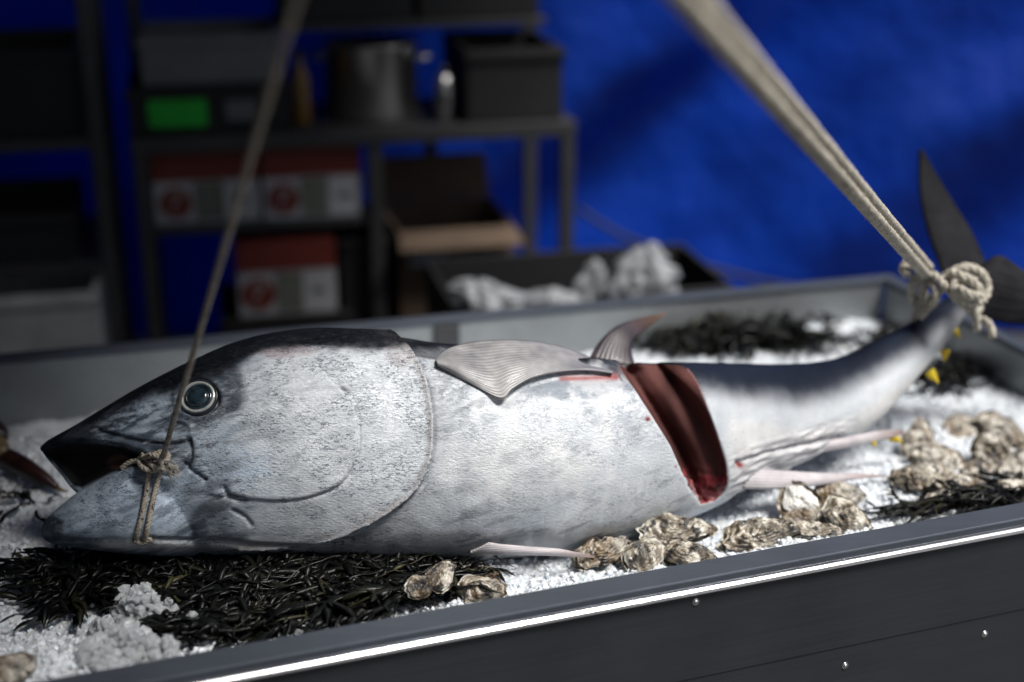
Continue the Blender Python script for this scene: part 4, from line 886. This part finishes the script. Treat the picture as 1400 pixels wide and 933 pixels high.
OY = [ # u, v, length px, width ratio, image angle, label, options
 (826, 755, 74, .52, 25, 'brown frilled oyster with a pale wavy lip against the tuna belly', dict(tilt=35, frill=2.0, tone=.8)),
 (925, 726, 92, .50, -4, 'long pale speckled oyster lying across the two below it', dict(tilt=30, tone=.2, lift=.03)),
 (884, 759, 62, .72, 40, 'rounded warty cream oyster between the frilled and the grey oyster', dict(tilt=45, tone=.3, dome=.35)),
 (942, 759, 66, .56, -8, 'grey pitted oyster tucked under the long pale one', dict(tilt=30, tone=.0, dome=.3)),
 (604, 786, 44, .72, 60, 'white and green oyster half wrapped in seaweed', dict(tilt=45, tone=.1, dome=.35, lift=.046)),
 (578, 801, 42, .70, 20, 'greenish oyster sunk in the edge of the seaweed mat', dict(tilt=40, tone=.3, lift=.042)),
 (652, 784, 60, .34, -12, 'flat brown oyster just under the belly', dict(tilt=15, tone=.8, frill=1.6)),
 (657, 809, 58, .70, 8, 'round barnacled tan oyster touching the front rim', dict(tilt=50, tone=.6, dome=.4)),
 (1040, 733, 104, .44, 14, 'long dark striped oyster by the front rim with pale upper edge', dict(tilt=35, tone=.2, frill=1.6)),
 (1094, 686, 56, .74, -20, 'oyster with a shiny white patch, topmost of the middle pile', dict(tilt=45, tone=.6, pearl=True, lift=.03)),
 (1104, 706, 66, .55, -20, 'yellowish oyster under the shiny white one', dict(tilt=35, tone=.7, lift=.012)),
 (1118, 724, 62, .40, -14, 'flat pale oyster at the foot of the middle pile, against the rim', dict(tilt=20, tone=.3)),
 (1147, 676, 58, .66, -10, 'brown rough oyster behind the grey knobbly one', dict(tilt=35, tone=.8, lift=.02)),
 (1158, 708, 66, .66, -28, 'grey knobbly oyster with a dark round dimple at the pile edge', dict(tilt=45, tone=.1, dome=.38, lift=.015)),
 (1256, 606, 58, .62, 80, 'upright grey oyster with a dark pointed top', dict(tilt=50, tone=.2, lift=.02)),
 (1282, 626, 66, .60, -20, 'pale tan oyster leaning on the upright grey one', dict(tilt=40, tone=.4, lift=.02)),
 (1262, 657, 82, .48, 172, 'striped oyster with a dark beak pointing at the tuna tail', dict(tilt=35, tone=.3, frill=1.5, lift=.015)),
 (1320, 585, 48, .74, 30, 'tan oyster lying alone nearest the tail knot', dict(tilt=35, tone=.7, lift=.01)),
 (1354, 618, 62, .66, 70, 'whitish frilled oyster standing among brown ones', dict(tilt=55, tone=.1, frill=1.7, lift=.025)),
 (1376, 592, 64, .50, -40, 'brown oblong oyster behind the whitish frilled one', dict(tilt=40, tone=.8, lift=.02)),
 (1336, 644, 48, .62, 20, 'dark oyster in the hollow below the whitish frilled one', dict(tilt=35, tone=.0, lift=.008)),
 (1324, 668, 62, .55, -25, 'mottled oyster above the seaweed strip by the front rim', dict(tilt=35, tone=.5, lift=.012)),
 (1290, 684, 50, .55, 30, 'small dark oyster half buried in seaweed by the front rim', dict(tilt=35, tone=.2, lift=.012)),
 (1392, 640, 60, .60, 60, 'brown oyster beside the end of the seaweed strip', dict(tilt=40, tone=.7, lift=.02)),
 (1392, 672, 56, .60, 10, 'pale oyster resting right on the seaweed strip', dict(tilt=35, tone=.2, lift=.015)),
 (14, 914, 64, .66, 25, 'brown oyster half sunk in the ice by the front left rim', dict(tilt=30, tone=.9, lift=.012)),
]
for a, b_, l_, w_, an, lb, kw in OY: oyster(a, b_, l_ * (1.12 if a < 1200 else 1.22), w_, an, lb, **kw)

# crab leg and shell fragment on the ice beyond the jaw
m_crab = plain('dark_red_shell', (.022, .008, .006), .35, 0, .5, 40, .4, .001)
m_crabtip = plain('horn_tip', (.14, .10, .04), .35, 0, .3, 60)
cl = thing('crab_claw', 'dark brown crab claw with a pale tip pointing at the tuna mouth', 'crab claw', on_ice(40, 650, 0))
CL = np.array(cl.location)
def cpart(name, pts, rads, m, flat=.75, n=14):
    b = MB().tube(np.array(pts), rads, n); mesh(name, np.array(b.V) - CL, b.F, m, cl)
pp = smooth_line([on_ice(2, 622, .02), on_ice(25, 635, .022), on_ice(52, 650, .02), on_ice(80, 668, .014)], 16)
cpart('finger', pp, np.interp(np.linspace(0, 1, 16), [0, .15, .4, .75, 1], [.012, .016, .0165, .0115, .004]), m_crab)
cpart('tip', smooth_line([on_ice(78, 667, .0145), on_ice(86, 671, .012), on_ice(93, 673, .010)], 8), np.linspace(.0045, .0008, 8), m_crabtip)
cpart('joint', smooth_line([on_ice(-14, 606, .03), on_ice(-4, 612, .03), on_ice(6, 624, .026)], 8), [.008, .014, .018, .019, .018, .016, .013, .010], m_crabtip)
cpart('palm', smooth_line([on_ice(-30, 590, .03), on_ice(-12, 592, .032), on_ice(4, 598, .03)], 10), [.008, .016, .021, .023, .024, .023, .021, .018, .013, .006], m_crab)

# ------------------------------------------------------------------ ropes
def rope_mat(name, lo, hi, fleckc, thr, sc_=240):
    q = NT(name); n = q.noise(60, 5); f = q.ramp(q.noise(sc_, 2), [(thr, 0.), (thr + .03, 1.)])
    q.set(Base_Color=q.mix(q.ramp(n, [(.3, lo), (.7, hi)]), fleckc, f), Roughness=.85); q.bump(q.noise(420, 4), .8, .0015); return q.m
m_cord = rope_mat('flecked_cord', (.26, .225, .18), (.44, .40, .335), (.03, .015, .012), .60)
m_rope = rope_mat('frayed_rope', (.30, .28, .235), (.55, .51, .43), (.16, .14, .11), .62)
cord = thing('cord', 'thin flecked cord knotted round the tuna lower jaw, rising past the eye', 'rope', on_fish(212, 640, 0, 1.95))
CO = np.array(cord.location)
def cpiece(par, org, name, pts, rad, m, n=24, **kw):
    b = MB().rope(smooth_line(pts, n) if len(pts) > 2 else pts, rad, **kw); return mesh(name, np.array(b.V) - org, b.F, m, par)
J = lambda a, b_, l=.006: on_fish(a, b_, l, 1.93)
k0 = J(222, 628, .012); topc = at(405, 0, 1.06); up_end = topc + (topc - k0) * .75
def straight(p, q_, n=10): return [p + (q_ - p) * k / (n - 1) for k in range(n)]
cpiece(cord, CO, 'standing_line', straight(up_end, k0, 40) + [J(219, 645, .010), J(213, 668, .008), J(206, 700, .006), J(201, 725, .005), J(198, 740, .003)], .0040, m_cord, 200, pitch=.017, step=.0025)
cpiece(cord, CO, 'loop', [J(206, 632, .014), J(203, 650, .008), J(200, 672, .007), J(194, 705, .006), J(188, 728, .005), J(186, 741, .002)], .0040, m_cord, 50, pitch=.017, step=.0025)
cpiece(cord, CO, 'loop', [J(166, 641, .004), J(178, 632, .012), J(192, 630, .016), J(206, 634, .018), J(222, 632, .018), J(231, 626, .014), J(226, 618, .012), J(212, 621, .016), J(202, 628, .022), J(210, 638, .022), J(224, 640, .018)], .0042, m_cord, 90, pitch=.017, step=.0025)
cpiece(cord, CO, 'loop', [J(196, 622, .012), J(190, 630, .020), J(196, 640, .020), J(208, 644, .016), J(220, 637, .022), J(217, 625, .024), J(206, 622, .022), J(196, 628, .022)], .0042, m_cord, 70, pitch=.017, step=.0025)
cpiece(cord, CO, 'loop', [J(184, 738, .005), J(190, 743, .006), J(200, 742, .006), J(206, 736, .006)], .0040, m_cord, 30, pitch=.017, step=.0025)
b = MB()
for _ in range(90):
    p0 = J(230 + rng.normal(0, 3), 640 + rng.normal(0, 3), .012); p1 = p0 + np.array([.012, -.006, -.004]) * rng.uniform(.4, 1.2) + rng.normal(0, .004, 3); b.tube([p0, (p0 + p1) / 2 + rng.normal(0, .002, 3), p1], [.0006, .0005, .0003], 3, False)
mesh('frayed_end', np.array(b.V) - CO, b.F, m_rope, cord)

kn = at(1312, 398, 2.30)
rp = thing('rope', 'thick frayed pale rope tied round the tuna tail, slanting up across the tarpaulin', 'rope', kn)
ktop = at(942, -4, 1.08); kk = at(1268, 372, 2.27); ext = ktop + (ktop - kk) * .6
RK = np.array(kn)
sd_ = np.cross(kk - ktop, FW); sd_ /= np.linalg.norm(sd_)
for s_ in (-1, 1):
    o_ = sd_ * s_ * .0085
    cpiece(rp, RK, 'standing_line', straight(ext + o_, kk + o_ * .7, 60), .0095, m_rope, 260, pitch=.045, step=.006, fuzz=90)
K = lambda a, b_, d=0.: at(a, b_, 2.30 + d)
rads = .0095
for pts in ([K(1262, 368, -.02), K(1282, 380, -.05), K(1300, 400, -.07), K(1318, 418, -.06), K(1332, 428, -.02), K(1340, 418, .06), K(1330, 396, .10), K(1308, 384, .10), K(1290, 378, .05)],
            [K(1290, 384, -.05), K(1306, 370, -.05), K(1326, 366, -.05), K(1343, 376, -.045), K(1350, 394, -.04), K(1344, 410, -.05), K(1328, 414, -.07), K(1312, 404, -.08), K(1304, 390, -.075), K(1316, 380, -.07), K(1334, 386, -.07)],
            [K(1300, 374, -.06), K(1316, 378, -.08), K(1334, 390, -.08), K(1340, 404, -.075), K(1326, 404, -.09), K(1310, 394, -.09)],
            [K(1262, 372, -.03), K(1250, 380, -.03), K(1246, 400, -.01), K(1256, 418, .01), K(1272, 410, -.01), K(1284, 398, -.04), K(1294, 390, -.05)],
            [K(1328, 408, -.06), K(1332, 424, -.06), K(1334, 440, -.05), K(1336, 452, -.04)],
            [K(1338, 436, .0), K(1350, 440, -.02), K(1356, 452, -.02), K(1357, 462, -.02)],
            [K(1268, 372, -.03), K(1252, 366, -.04), K(1240, 360, -.045), K(1233, 368, -.04), K(1242, 376, -.035)],
            [K(1270, 384, -.03), K(1280, 396, -.05), K(1278, 412, -.05), K(1266, 424, -.03), K(1258, 434, -.01)],
            [K(1258, 378, -.03), K(1262, 396, -.02), K(1258, 416, .0), K(1250, 436, .02)]):
    cpiece(rp, RK, 'knot_loop', pts, rads * rng.uniform(.7, 1.0), m_rope, 60, pitch=.04, step=.004, fuzz=300)
